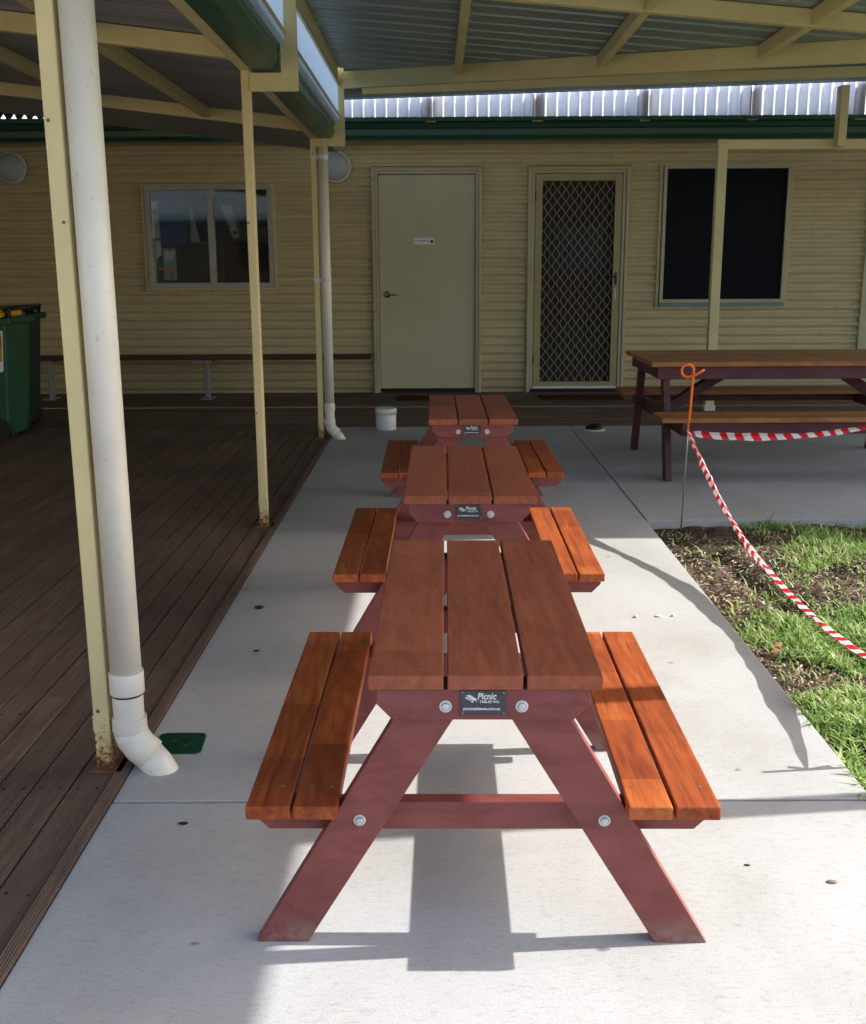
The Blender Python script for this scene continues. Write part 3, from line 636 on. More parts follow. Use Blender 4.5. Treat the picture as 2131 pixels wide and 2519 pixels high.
for i, y in enumerate(ys):
    x = -.665 + .004 * math.sin(2 * math.pi * y / .05)
    vs += [(x, y, 2.17), (x, y, 2.4545)]
for i in range(len(ys) - 1): fs.append((2 * i, 2 * i + 2, 2 * i + 3, 2 * i + 1))
b.add(vs, fs, .5); P_(b, 'infill_panel', 'infill', cnp, smooth=True)
b = MB(); b.box(-.672, -.651, 1.25, 7.73, 2.425, 2.4548); b.box(-.672, -.655, 1.25, 7.73, 2.228, 2.245); P_(b, 'infill_rail', 'trim', cnp)

# ================================================================ FAR VERANDA AT THE RIGHT
fv = thing('side_veranda', 'cream veranda frame with one square post in front of the black window', 'veranda', (2.35, 9.2, 0))
b = MB(); b.box(2.300, 2.378, 9.165, 9.24, .002, 2.2155); P_(b, 'post', 'cream', fv, bevel=.004)
b = MB(); b.box(2.293, 2.385, 9.157, 9.248, .001, .05); P_(b, 'post_foot', 'whitepl', fv, bevel=.004)
b = MB(); b.box(2.3785, 12, 9.18, 9.23, 2.138, 2.2154); P_(b, 'header_beam', 'cream', fv, bevel=.004)
b = MB(); b.box(3.232, 3.298, 9.07, 9.179, 2.15, 2.612); P_(b, 'bracket', 'cream', fv, bevel=.004)
b = MB(); b.prism([(-.58, 2.555), (6, 2.74), (6, 2.815), (-.58, 2.635)][::-1], 'y', 9.02, 9.068); P_(b, 'upper_beam', 'cream', fv, bevel=.003)
b = MB(); pass
b = MB(); ys = np.arange(5.24, 9.94, .0095); vs = []; fs = []
for i, y in enumerate(ys):
    x0_ = max(-1.0, -.62 + (7.80 - y) / .805 + .03); z_ = .009 * math.sin(2 * math.pi * y / .076)
    for x_ in (x0_, 6, 12.5): vs.append((x_, y, 2.655 + .0279 * (min(x_, 6) + .58) + z_))
for i in range(len(ys) - 1):
    for k in (0, 1): fs.append((3 * i + k, 3 * i + k + 1, 3 * i + k + 4, 3 * i + k + 3))
b.add(vs, fs, .5); P_(b, 'roof_sheet', 'sheet_r', fv, smooth=True)
b = MB(); vs = []; fs = []; x = -1.015; prof = []     # ribbed translucent infill above the house gutter
while x < 9:
    prof += [(x, 0), (x + .066, 0), (x + .074, .024), (x + .082, .024), (x + .094, 0)]; x += .100
for px, py in prof: vs += [(px, 9.95 + py, 2.50), (px, 9.95 + py, 2.655 + .0279 * (min(px, 6) + .58) + .01)]
for i in range(len(prof) - 1): fs.append((2 * i, 2 * i + 2, 2 * i + 3, 2 * i + 1))
b.add(vs, fs, .5); P_(b, 'infill_panel', 'infill2', fv)
for k in range(10):
    xb = -.045 + .945 * k
    b = MB(); b.box(xb - .045, xb + .045, 9.975, 10.02, 2.46, 2.66 + .028 * xb); P_(b, 'infill_batten', 'trim', fv)
b = MB(); b.prism([(1.5, 2.61), (6, 2.735), (6, 2.80), (1.5, 2.682)][::-1], 'y', 8.2, 8.25); P_(b, 'middle_beam', 'cream', fv, bevel=.003)
b = MB(); b.box(2.95, 12, 5.255, 5.30, 2.62, 2.715); P_(b, 'front_beam', 'cream', fv)
for xp in (5.2, 8.4, 11.6): b = MB(); b.box(xp, xp + .075, 5.215, 5.29, -.01, 2.6195); P_(b, 'post', 'cream', fv)

# ================================================================ THE SCHOOL BUILDING
D = 10.636
hb = thing('school_building', 'long cream corrugated building with green gutter, two doors and two windows', 'building', (0, D, 0))
openings = [(-2.80, -1.54, 1.01, 2.00), (-.615, .435, 0, 2.145), (.875, 1.845, 0, 2.145), (2.14, 3.38, .82, 2.15)]
pitch = .0835
def wallstrip(mb, x0, x1, z0, z1):
    n = max(2, int((z1 - z0) / (pitch / 10))); vs = []; fs = []
    for i in range(n + 1):
        z = z0 + (z1 - z0) * i / n; y = D + .0155 * math.sin(2 * math.pi * z / pitch)
        vs += [(x0, y, z), (x1, y, z)]
    for i in range(n): fs.append((2 * i, 2 * i + 1, 2 * i + 3, 2 * i + 2))
    mb.add(vs, fs, .5)
b = MB(); xs = [-6.2] + [c for o_ in openings for c in o_[:2]] + [9]
for i in range(0, len(xs), 2): wallstrip(b, xs[i], xs[i + 1], 0.0, 2.40)
for x0, x1, z0, z1 in openings:
    wallstrip(b, x0, x1, z1, 2.40)
    if z0 > .1: wallstrip(b, x0, x1, 0, z0)
P_(b, 'wall', 'wall', hb, smooth=True)
b = MB(); b.box(-6.2, 9, D - .30, D + .05, 2.335, 2.347); P_(b, 'soffit', 'trim', hb)
b = MB(); b.box(-6.2, 9, D - .034, D - .012, 2.295, 2.3345); P_(b, 'top_trim', 'trim', hb, bevel=.003)
b = MB(); b.prism([(10.34, 2.335), (10.18, 2.335), (10.155, 2.37), (10.15, 2.42), (10.16, 2.44), (10.15, 2.46), (10.15, 2.53), (10.162, 2.53), (10.165, 2.39), (10.34, 2.36)], 'x', -6.4, 9)
P_(b, 'gutter', 'green', hb, bevel=.003)
xs = []; 
b = MB(); vs = []; fs = []; x = -6.5; prof = []
while x < 9.2:                             # ribbed roof: pans with narrow ribs
    prof += [(x, 0), (x + .070, 0), (x + .078, .020), (x + .092, .020)]; x += .100
for (px, pz) in prof:
    for yy in (10.17, 15.5): vs.append((px, yy, 2.505 + .40 * (yy - 10.17) + pz))
for i in range(len(prof) - 1): fs.append((2 * i, 2 * i + 2, 2 * i + 3, 2 * i + 1))
b.add(vs, fs, .5); P_(b, 'roof', 'houseroof', hb)
b = MB(); b.box(-6.2, 9, D - .028, D + .02, -.04, .0); P_(b, 'base_trim', 'trim', hb)
b = MB(); b.box(4.12, 4.19, D - .035, D + .02, 0, 2.1); P_(b, 'corner_trim', 'trim', hb, bevel=.003)
b = MB(); b.box(4.19, 5.05, D - .02, D - .012, 0.02, 2.05); P_(b, 'side_door', 'doorpaint', hb)
def frame(mb, x0, x1, z0, z1, wd, y0, y1, bottom=True, head=None):
    head = head or wd
    mb.box(x0, x0 + wd, y0, y1, z0, z1); mb.box(x1 - wd, x1, y0, y1, z0, z1); mb.box(x0 + wd, x1 - wd, y0, y1, z1 - head, z1)
    if bottom: mb.box(x0 + wd, x1 - wd, y0, y1, z0, z0 + wd)
b = MB(); b.box(-6.2, -5.9, D + 3.0, D + 3.1, -.1, 2.45); b.box(-5.9, -3.9, D + 3.0, D + 3.1, -.1, .8); b.box(-3.9, -3.46, D + 3.0, D + 3.1, -.1, 2.45); b.box(-3.46, -3.22, D + 3.0, D + 3.1, -.1, 2.45); b.box(-3.22, -1.3, D + 3.0, D + 3.1, -.1, 2.45); b.box(-1.3, .3, D + 3.0, D + 3.1, -.1, .8); b.box(.3, 9, D + 3.0, D + 3.1, -.1, 2.45); b.box(-6.3, -6.2, D + .02, D + 3.1, -.1, 2.45); b.box(9, 9.1, D + .02, D + 3.1, -.1, 2.45); b.box(-6.3, 9.1, D + .02, D + 3.1, 2.401, 2.46); b.box(-6.3, 9.1, D + .02, D + 3.1, -.2, -.06)  # unseen room shell; gaps in its back wall added to let skylight in
P_(b, 'inner_shell', 'room', hb)
b = MB(); b.box(-.62, .44, D + .045, D + .06, 0, 2.15); P_(b, 'backing', 'dark', hb)  # unseen dark board added to block light through the door opening
b = MB(); b.box(2.1, 3.45, D + .045, D + .06, .78, 2.18); P_(b, 'window_backing', 'dark', hb)  # unseen dark board added to close the opening behind the fly screen
b = MB(); b.box(-6.4, 9, 9.96, 10.20, 2.468, 2.498); P_(b, 'eave_light_stop', 'green', hb)  # unseen strip added to stop sun leaking past the infill onto the deck
# solid door
b = MB(); frame(b, -.612, .438, 0, 2.125, .030, D - .05, D + .02, False, .025); frame(b, -.580, .406, 0, 2.098, .026, D - .042, D + .04, False, .026); fr = P_(b, 'door_frame', 'trim', hb, bevel=.002)
b = MB(); b.box(-.550, .376, D - .012, D + .028, .040, 2.066); dr = P_(b, 'door', 'doorpaint', hb, bevel=.002)
b = MB(); b.box(-.550, .376, D - .03, D + .03, .0, .03); b.build('threshold', 'dark', dr)
b = MB(); b.lathe([(.033, 0), (.033, .006), (.02, .01), (.010, .012), (.010, .045)], (-.475, D - .012, .955), 28, 'y'); b.tube([(-.475, D - .055, .955), (-.44, D - .058, .953), (-.39, D - .056, .948), (-.365, D - .05, .955)], [.009, .008, .007, .006], 12)
b.build('handle', 'handle', dr, smooth=True)
b = MB(); b.box(-.212, -.016, D - .0145, D - .0125, 1.425, 1.487); sg = b.build('sign', 'paper', dr)
text('Classroom', .032, 'plate', dr, (-.200, D - .0148, 1.446), name='lettering') if False else None
b = MB()
for i, wd in enumerate((.012, .02, .015, .024, .011, .018)): b.box(-.20 + i * .024, -.20 + i * .024 + wd * .8, D - .0152, D - .0146, 1.452, 1.462)
b.lathe([(.016, 0), (.016, .001)], (-.040, D - .0146, 1.452), 10, 'y'); b.build('print', 'plate', dr)
b = MB(); b.box(-.66, .50, D - .066, D - .02, 2.126, 2.134); P_(b, 'door_flashing', 'trim', hb)
# security screen door
b = MB(); frame(b, .880, 1.842, 0, 2.125, .032, D - .05, D + .02, False, .025); frame(b, .914, 1.804, 0, 2.098, .028, D - .042, D + .04, False, .026); P_(b, 'door_frame', 'trim', hb, bevel=.002)
b = MB(); frame(b, .948, 1.770, .036, 2.068, .066, D - .036, D - .008); sd = P_(b, 'security_door', 'secframe', hb, bevel=.002)
b = MB(); gx0, gx1, gz0_, gz1_ = 1.008, 1.712, .098, 2.008; yg = D - .022
px_, pz_ = .0835, .109
nz = int((gz1_ - gz0_) / (pz_ / 2)) + 1
nx_ = int((gx1 - gx0) / (px_ / 2)) + 2
for i in range(-1, nx_ + 1):               # zig-zag wires meeting their neighbours: a diamond grille
    for ph in (0,):
        pts = []; K = nz * 8
        for k in range(K + 1):
            z = gz0_ + (gz1_ - gz0_) * k / K; u = (z - gz0_) / pz_ * 2 * math.pi + i * math.pi
            tri = math.asin(math.sin(u) * .88) / (math.pi / 2); xx = gx0 + i * px_ / 2 + tri * px_ / 4
            pts.append((min(max(xx, gx0 + .001), gx1 - .001), yg, z))
        if pts[0][0] < gx1 + .05: b.tube(pts, .0033, 5, cap=False)
b.build('grille', 'grille', sd)
b = MB(); b.box(.95, 1.768, D - .040, D - .037, .036, .058); b.build('bottom_rail', 'whitepl', sd)
b = MB(); b.box(1.724, 1.742, D - .048, D - .036, 1.035, 1.15); b.box(1.660, 1.735, D - .062, D - .052, 1.108, 1.122); b.box(1.726, 1.738, D - .06, D - .046, 1.10, 1.13); b.build('handle', 'black', sd, bevel=.003)
b = MB(); b.box(1.720, 1.740, D - .040, D - .0365, .885, 1.005); b.box(1.726, 1.734, D - .043, D - .040, .92, .97); b.build('lock_plate', 'handle', sd, bevel=.002)
b = MB(); 
for z in (.28, 1.82): b.box(.942, .952, D - .045, D - .03, z, z + .09)
b.build('hinge', 'black', sd)
b = MB(); b.box(.94, 1.79, D + .06, D + .1, .03, 2.10); b2 = P_(b, 'inner_door', 'brownint', hb)
b = MB(); b.box(1.13, 1.62, D + .052, D + .059, 1.17, 1.58); b.build('inner_pane', 'dark', b2)
b = MB(); b.box(1.10, 1.19, D + .054, D + .058, .78, 1.10); b.build('inner_notice', 'alu', b2) if False else None
b = MB(); b.box(.87, 1.85, D - .066, D - .02, 2.126, 2.134); P_(b, 'door_flashing', 'trim', hb)
b = MB(); b.box(.915, 1.80, D - .05, D + .05, .0, .032); P_(b, 'doorstep', 'dark', hb)
# left window, sliding, with things hanging inside
wx0, wx1, wz0, wz1 = -2.775, -1.565, 1.03, 1.982
b = MB(); frame(b, wx0 - .035, wx1 + .035, wz0 - .03, wz1 + .012, .03, D - .032, D + .01); P_(b, 'window_trim', 'wallflat', hb) if False else P_(b, 'window_trim', 'trim2', hb) if 'trim2' in M else P_(b, 'window_trim', 'wall', hb)
b = MB(); frame(b, wx0, wx1, wz0, wz1, .044, D - .045, D + .03); b.box(-2.185, -2.125, D - .04, D + .03, wz0 + .044, wz1 - .044); wn = P_(b, 'window', 'alu', hb, bevel=.003)
b = MB(); b.box(wx0 + .04, wx1 - .04, D - .006, D - .003, wz0 + .04, wz1 - .04); b.build('pane', 'glass', wn)
def cloth(name, pts, y, mat):
    b = MB(); b.prism(pts, 'y', y, y + .003); return tag(b.build(name, mat), *lab)
M['navy'] = flat('navy_cloth', (.05, .11, .30), .9); M['navy2'] = flat('dark_navy_cloth', (.025, .045, .10), .9)
M['pinkp'] = flat('pink_paint_paper', (.55, .05, .12)); M['tealp'] = flat('pale_teal_paper', (.40, .52, .52))
lab = ('dark blue cloth square hanging inside behind the left pane of the left window', 'wall hanging')
cloth('wall_hanging', [(-2.66, 1.86), (-2.42, 1.86), (-2.39, 1.44), (-2.66, 1.43)], D + .030, 'navy')
lab = ('tilted dark blue cloth hanging behind the centre bar of the left window', 'wall hanging')
cloth('wall_hanging', [(-2.36, 1.84), (-2.10, 1.90), (-1.96, 1.48), (-2.28, 1.46)], D + .045, 'navy2')
lab = ('large black cloth hanging diagonally behind the right pane of the left window', 'wall hanging')
cloth('wall_hanging', [(-1.98, 1.90), (-1.68, 1.90), (-1.57, 1.62), (-1.86, 1.53)], D + .036, 'navy2')
lab = ('pale painted paper strip with pink blob at the left edge of the left window', 'picture')
b = MB(); b.prism([(-2.74, 1.84), (-2.68, 1.84), (-2.66, 1.50), (-2.74, 1.50)], 'y', D + .055, D + .058); pp = tag(b.build('painted_paper', 'paper'), *lab)
b = MB(); b.box(-2.73, -2.685, D + .052, D + .054, 1.72, 1.77); b.build('paint_blob', 'pinkp', pp)
lab = ('pale paper with pink and dark blobs between the two dark cloths in the left window', 'picture')
b = MB(); b.prism([(-2.06, 1.80), (-1.97, 1.80), (-1.90, 1.50), (-2.02, 1.50)], 'y', D + .055, D + .058); pp = tag(b.build('painted_paper', 'tealp'), *lab)
b = MB(); b.lathe([(.022, 0), (.022, .002)], (-2.0, D + .054, 1.60), 10, 'y'); b.build('paint_blob', 'pinkp', pp)
b = MB(); b.lathe([(.018, 0), (.018, .002)], (-1.945, D + .054, 1.545), 9, 'y'); b.build('paint_blob', 'mat', pp)
lab = ('orange paper strip low behind the left pane of the left window', 'picture')
b = MB(); b.box(-2.70, -2.56, D + .06, D + .063, 1.20, 1.222); b.box(-2.58, -2.56, D + .06, D + .063, 1.11, 1.20); tag(b.build('painted_paper', 'orange'), *lab)
lab = ('tall pale teal paper hanging just left of the centre bar of the left window', 'picture')
b = MB(); b.prism([(-2.37, 1.80), (-2.33, 1.82), (-2.27, 1.45), (-2.37, 1.46)], 'y', D + .06, D + .063); tag(b.build('painted_paper', 'tealp'), *lab)
lab = ('grey and white poster low behind the left pane of the left window', 'picture')
b = MB(); b.box(-2.655, -2.53, D + .070, D + .073, 1.10, 1.40); pp = tag(b.build('painted_paper', 'tealp'), *lab)
b = MB(); b.prism([(-2.64, 1.28), (-2.55, 1.30), (-2.54, 1.38), (-2.60, 1.37), (-2.64, 1.39)], 'y', D + .067, D + .069); b.build('paint_blob', 'paper', pp)
lab = ('small white paper low behind the left pane of the left window', 'picture')
b = MB(); b.prism([(-2.715, 1.30), (-2.665, 1.34), (-2.66, 1.48), (-2.72, 1.47)], 'y', D + .05, D + .053); tag(b.build('painted_paper', 'paper'), *lab)
lab = ('brown cupboard standing inside behind the right pane of the left window', 'cupboard')
b = MB(); b.box(-2.10, -1.40, D + .25, D + .6, -.05, 1.46); cb = tag(b.build('cupboard', 'brownint', bevel=.004), *lab)
b = MB(); b.box(-2.05, -1.45, D + .238, D + .249, .1, 1.40); b.build('cupboard_door', 'mat', cb)
# right window with black fly screen
rx0, rx1, rz0, rz1 = 2.195, 3.365, .862, 2.138
b = MB(); frame(b, rx0 - .07, rx1 + .03, rz0 - .06, rz1 + .02, .028, D - .03, D + .01); P_(b, 'window_trim', 'trim', hb, bevel=.002)
b = MB(); frame(b, rx0 - .035, rx1 - .0, rz0, rz1, .032, D - .045, D + .03); w2 = P_(b, 'window', 'trim', hb, bevel=.002)
b = MB(); b.box(rx0 - .01, rx1 - .03, D - .016, D - .012, rz0 + .03, rz1 - .03); b.build('fly_screen', 'flymesh', w2)
M['sill'] = stained('blue_grey_sill', (.20, .26, .26), .15, 5, .5)
b = MB(); b.box(rx0 - .035, rx1 + .0, D - .06, D, rz0 - .034, rz0 - .001); b.build('sill', 'sill', w2)
b = MB(); b.box(rx0 - .10, rx1 + .12, D - .05, D - .015, rz1 + .0205, rz1 + .028); P_(b, 'window_flashing', 'trim', hb)
# unseen wall added on the left to keep the deck dark
wg = thing('left_shade_wall', 'unseen cream wall added at the far left to darken the deck', 'building', (-6.2, 4, 0))
b = MB(); b.box(-6.35, -6.205, -3, 10.6, -.05, 2.7); P_(b, 'wall', 'wall', wg)

M['brick'] = stained('brown_brick', (.11, .07, .05), .4, 8, .9)
rb = thing('rear_building', 'long brown brick building with dark windows, unseen, added behind the viewer to cut sky glare', 'building', (0, -11, 0))  # unseen; placed and darkened to tame reflections and sky glare
b = MB(); b.box(-16, 16, -18.5, -18, -.1, 2.9); P_(b, 'wall', 'brick', rb)
b = MB(); b.prism([(-17.4, 2.75), (-17.4, 2.95), (-23, 4.9), (-23, 4.7)], 'x', -16.6, 16.6); P_(b, 'roof', 'sheet_l', rb)
for xw in (-12, -7, -2, 4, 9):
    b = MB(); b.box(xw, xw + 1.6, -18.01, -17.98, 1, 2.1); P_(b, 'window', 'dark', rb)

# ================================================================ WALL LAMPS
def lamp(x, z, label):
    t = thing('wall_lamp', label, 'wall lamp', (x, D - .009, z), 0, 'round bulkhead lamps on the cream wall')
    b = MB(); b.lathe([(.150, 0), (.150, .03), (.142, .042), (.128, .046)], (0, 0, 0), 48, 'y'); b.build('rim', 'lampwhite', t, smooth=True)
    b = MB(); b.lathe([(.127, .040), (.124, .056), (.10, .076), (.06, .088), (.01, .092)], (0, 0, 0), 48, 'y'); b.build('diffuser', 'opal', t, smooth=True)
    for a in (0, 90, 180, 270): b = MB(); b.lathe([(.005, .044), (.005, .049)], (.138 * math.cos(R(a)), 0, .138 * math.sin(R(a))), 8, 'y'); b.build('rim_screw', 'black', t)
    return t
M['opal'] = stained('opal_diffuser', (.42, .48, .48), .1, 10, .35)
l1 = lamp(-.945, 2.140, 'round white wall lamp half hidden behind the white downpipe')
dup(l1, (-4.02, D - .009, 2.150), 0, 'round white wall lamp at the left edge above the bins')

# ================================================================ WALL BENCH
wb = thing('wall_bench', 'long dark red plank bench on silver brackets along the cream wall', 'bench', (-2.2, 10.3, 0))
b = MB(); b.box(-3.95 + 2.2, -.62 + 2.2, -.23, .02, .375, .41); b.build('seat', 'benchwood', wb, bevel=.004)
for xb in (-3.70, -2.20):
    b = MB(); xx = xb + 2.2
    b.box(xx - .025, xx + .025, -.02, .02, 0, .345); b.box(xx - .09, xx + .09, -.21, .0, .345, .374); b.bar((xx, -.19, .02), (xx, -.19, .345), .03, .03, (0, 1, 0)) if False else b.box(xx + .03, xx + .05, -.17, -.14, .01, .345)
    M['dullgalv'] = M.get('dullgalv') or stained('dull_galvanised_steel', (.26, .26, .255), .3, 40, .5)
    b.box(xx - .04, xx + .07, -.2, .03, .001, .012); b.build('bracket', 'dullgalv', wb, bevel=.002)

# ================================================================ WHEELIE BINS
def bin_(loc, body, lid, label, sticker):
    t = thing('wheelie_bin', label, 'bin', loc, 0)
    b = MB(); h = .86
    vs = []
    for z, x0, x1, y0, y1 in ((.04, -.43, 0, 0, .40), (h, -.50, .055, -.03, .44)):
        vs += [(x0, y0, z), (x1, y0, z), (x1, y1, z), (x0, y1, z)]
    b.add(vs, [(3, 2, 1, 0), (4, 5, 6, 7), (0, 1, 5, 4), (1, 2, 6, 5), (2, 3, 7, 6), (3, 0, 4, 7)]); b.build('body', body, t, bevel=.02, seg=4)
    b = MB(); b.box(-.53, .095, -.05, .46, h - .02, h + .03); b.build('rim', body, t, bevel=.012, seg=3)
    b = MB(); b.prism([(-.56, h + .031), (.04, h + .031), (.05, h + .06), (.02, h + .085), (-.45, h + .075), (-.56, h + .05)], 'y', -.055, .465); b.build('lid', lid, t, bevel=.012, seg=3)
    b = MB(); b.tube([(.05, .02, h + .03), (.062, .02, h + .085), (.062, .40, h + .085), (.05, .40, h + .03)], .016, 10); b.box(.0, .06, .04, .09, h - .02, h + .09); b.box(.0, .06, .33, .38, h - .02, h + .09); b.build('handle', 'black', t, smooth=True)
    for yy in (-.005, .365):
        b = MB(); b.lathe([(.05, -.02), (.10, -.02), (.10, .02), (.05, .02)], (-.085, yy + .02, .10), 28, 'y'); b.build('wheel', 'black', t, bevel=.004)
    if sticker:
        b = MB(); b.add([(-.035, -.0235, .50), (.012, -.0235, .515), (.036, -.034, .80), (-.030, -.034, .79)], [(0, 1, 2, 3)]); 
        st = b.build('sticker', 'paper', t); b = MB(); b.add([(-.028, -.0285, .575), (.012, -.0285, .585), (.028, -.036, .785), (-.023, -.036, .778)], [(0, 1, 2, 3)]); b.build('print', 'stick', st)
    return t
q = NM('orange_yellow_print', .6, .2); z = q.sep(q.obj())[2]
c = q.ramp(q.math('MULTIPLY_ADD', z, 5.0, -2.85), [(0, (.50, .45, .03)), (.45, (.62, .42, .02)), (.7, (.55, .16, .03)), (.9, (.5, .09, .03)), (1, (.5, .4, .35))])
ln = q.ramp(q.math('SINE', q.math('MULTIPLY', z, 300)), [(.75, 0.0), (.85, .6)]); q.col(q.mix(ln, c, (.08, .04, .02))); M['stick'] = q.m
bin_((-3.09, 7.66, 0), 'binA', 'yellow', 'green wheelie bin with yellow lid and orange sticker at the left edge', True)
bin_((-3.19, 8.18, 0), 'binB', 'black', 'dark wheelie bin with black lid standing behind the yellow-lidded bin', False)

# ================================================================ SMALL THINGS ON THE GROUND
t = thing('plastic_pail', 'short white lidded plastic pail standing near the downpipe at the deck edge', 'pail', (-.392, 8.20, 0))
b = MB(); b.lathe([(.074, 0), (.078, .01), (.079, .125), (.074, .130)], (0, 0, 0), 40); b.build('body', 'whitepl', t, smooth=True)
b = MB(); b.lathe([(.083, .120), (.084, .160), (.078, .168), (.066, .164), (.01, .163)], (0, 0, 0), 40); b.build('lid', 'whitepl', t, smooth=True)
t = thing('drain_cap', 'low black domed cap on a pale ring set in the concrete', 'cap', (1.20, 8.12, 0))
b = MB(); b.lathe([(.085, .001), (.085, .008), (.07, .012)], (0, 0, 0), 40); b.build('ring', 'whitepl', t)
b = MB(); b.lathe([(.072, .005), (.068, .022), (.05, .042), (.025, .052), (.002, .054)], (0, 0, 0), 40); b.build('dome', 'black', t, smooth=True)
t = thing('valve_lid', 'dark green rectangular plastic valve cover let into the concrete beside the downpipe', 'valve cover', (-.690, 2.652, 0))
pts = []
for cx, cy, a0 in ((.045, .045, 0), (-.045, .045, 90), (-.045, -.045, 180), (.045, -.045, 270)):
    for k in range(6): a = R(a0 + k * 18); pts.append((cx + .018 * math.cos(a), cy + .018 * math.sin(a)))
b = MB(); b.prism([(u + .004 * math.sin(v * 90), v) for u, v in pts], 'z', -.01, .0035); b.build('cover', 'greenlid', t, bevel=.0015)
b = MB(); b.lathe([(.026, .003), (.026, .0055), (.022, .0055), (.022, .0036)], (0, 0, 0), 28); b.lathe([(.006, .003), (.006, .006)], (0, 0, 0), 16); b.build('boss', 'greenlid', t)
b = MB(); b.lathe([(.006, .0036), (.006, .0042)], (.045, .045, 0), 12); b.build('keyhole', 'black', t)
for x0, x1, y0, y1, lb in ((-.38, -.02, 9.985, 10.30, 'thin reddish-brown door mat at the foot of the solid cream door'), (.97, 1.74, 9.95, 10.30, 'wide dark brown door mat at the foot of the security screen door')):
    b = MB(); b.box(x0, x1, y0, y1, .002, .012); tag(b.build('door_mat', 'mat', bevel=.003), lb, 'door mat')
M['mulchbit'] = stained('dry_leaf_scrap', (.22, .17, .12), .4, 90, .9)
# debris
def pebble(name, mat, x, y, r, lb, cat, grp=None, sq=.5, lg=1.0):
    b = MB(); vs = []; n1_, n2_ = 7, 10
    rr = random.Random(int(x * 1000 + y * 77))
    for i in range(n1_):
        ph = math.pi * i / (n1_ - 1)
        for k in range(n2_):
            th_ = 2 * math.pi * k / n2_; w_ = 1 + rr.uniform(-.18, .18); vs.append((x + lg * r * w_ * math.sin(ph) * math.cos(th_), y + r * w_ * math.sin(ph) * math.sin(th_), r * sq + r * sq * math.cos(ph)))
    fs = [(i * n2_ + k, (i + 1) * n2_ + k, (i + 1) * n2_ + (k + 1) % n2_, i * n2_ + (k + 1) % n2_) for i in range(n1_ - 1) for k in range(n2_)]
    b.add(vs, fs); tag(b.build(name, mat, smooth=True), lb, cat, grp)
pebble('pebble', 'paper', .716, 3.684, .0085, 'white crumb lying apart from the pair on the sunlit path', 'pebble', 'white crumbs on the sunlit path')
pebble('pebble', 'paper', .800, 3.692, .0085, 'middle white crumb of the row on the sunlit path', 'pebble', 'white crumbs on the sunlit path', .35, 1.6)
pebble('pebble', 'paper', .852, 3.697, .007, 'right-hand white crumb of the row on the sunlit path', 'pebble', 'white crumbs on the sunlit path')
pebble('gumnut', 'black', -.663, 3.80, .011, 'small black seed pod on the shaded path near the deck edge', 'seed pod', None, .6, 1.5)
pebble('gumnut', 'mat', -.60, 3.35, .006, 'tiny brown seed on the shaded path', 'seed', None, .5, 1.8)
pebble('gumnut', 'black', -.585, 2.23, .006, 'small black speck of seed beside the near left seat', 'seed', None, .4, 2)
def leaf(x, y, z, s, rz, lb, grp='dry leaves lying in the grass'):
    vs = []; fs = []; n_ = 8
    for i in range(n_ + 1):
        t_ = i / n_; wd_ = math.sin(math.pi * t_ ** .8) * .32 * s
        for k in (-1, 0, 1): vs.append(((t_ - .5) * s, k * wd_, .12 * s * (t_ - .5) ** 2 * 4 * .4 + abs(k) * wd_ * .45))
    for i in range(n_):
        for k in (0, 1): fs.append((i * 3 + k, (i + 1) * 3 + k, (i + 1) * 3 + k + 1, i * 3 + k + 1))
    b = MB(); b.add(vs, fs, .5); o = b.build('dry_leaf', 'leaf', smooth=True); o.location = (x, y, z); o.rotation_euler = (R(12), R(-14), rz); sm = o.modifiers.new('s', 'SOLIDIFY'); sm.thickness = .0006; tag(o, lb, 'leaf', grp)
leaf(1.13, 3.37, .008, .036, .5, 'upper of two curled tan leaves in the grass beside the path edge')
leaf(1.105, 3.31, .006, .042, -.3, 'lower of two curled tan leaves in the grass beside the path edge')
leaf(.84, 1.99, .002, .022, 1.1, 'small crumpled brown leaf on the sunlit path right of the near table', None) if False else None
pebble('leaf_scrap', 'mulchbit', .812, 1.985, .007, 'small crumpled brown leaf scrap on sunlit concrete right of the near table', 'leaf', None, .25, 1.6)
pebble('leaf_scrap', 'black', .655, 2.05, .004, 'tiny dark leaf scrap on sunlit concrete right of the near table', 'leaf', None, .25, 1.8)

# ================================================================ STAKES AND BARRIER TAPE
st = thing('pigtail_stake', 'thin steel stake with orange pigtail loop at the corner of the grass patch', 'stake', (1.204, 5.115, -.04))
b = MB(); b.tube([(-.007, .01, -.1), (.003, 0, .42), (.004, 0, .515)], .0038, 10); b.build('rod', 'wire', st, smooth=True)
pts = [(.004, 0, .512), (.010, 0, .60), (.014, 0, .72), (.016, 0, .757)]
cx, cz, rr_ = -.012, .785, .030
for k in range(0, 15): a = R(-12 + k * 22.5); pts.append((cx + rr_ * math.cos(a), .004 - .001 * k, cz + rr_ * math.sin(a)))
pts += [(.020, -.014, .765), (.042, -.016, .778), (.064, -.016, .792)]
b = MB(); b.tube(pts, .0062, 12); b.build('loop', 'orange', st, smooth=True)
st = thing('pigtail_stake', 'short steel stake low in the grass at the near end of the tape', 'stake', (1.205, 2.52, -.04))
b = MB(); b.tube([(0, 0, -.1), (0, 0, .33)], .0055, 10); b.build('rod', 'wire', st, smooth=True)
st = thing('pigtail_stake', 'steel stake with orange top at the far right end of the tape', 'stake', (3.3, 5.12, -.04))
b = MB(); b.tube([(0, 0, -.1), (0, 0, .78)], .0055, 10); b.build('rod', 'orange', st, smooth=True)
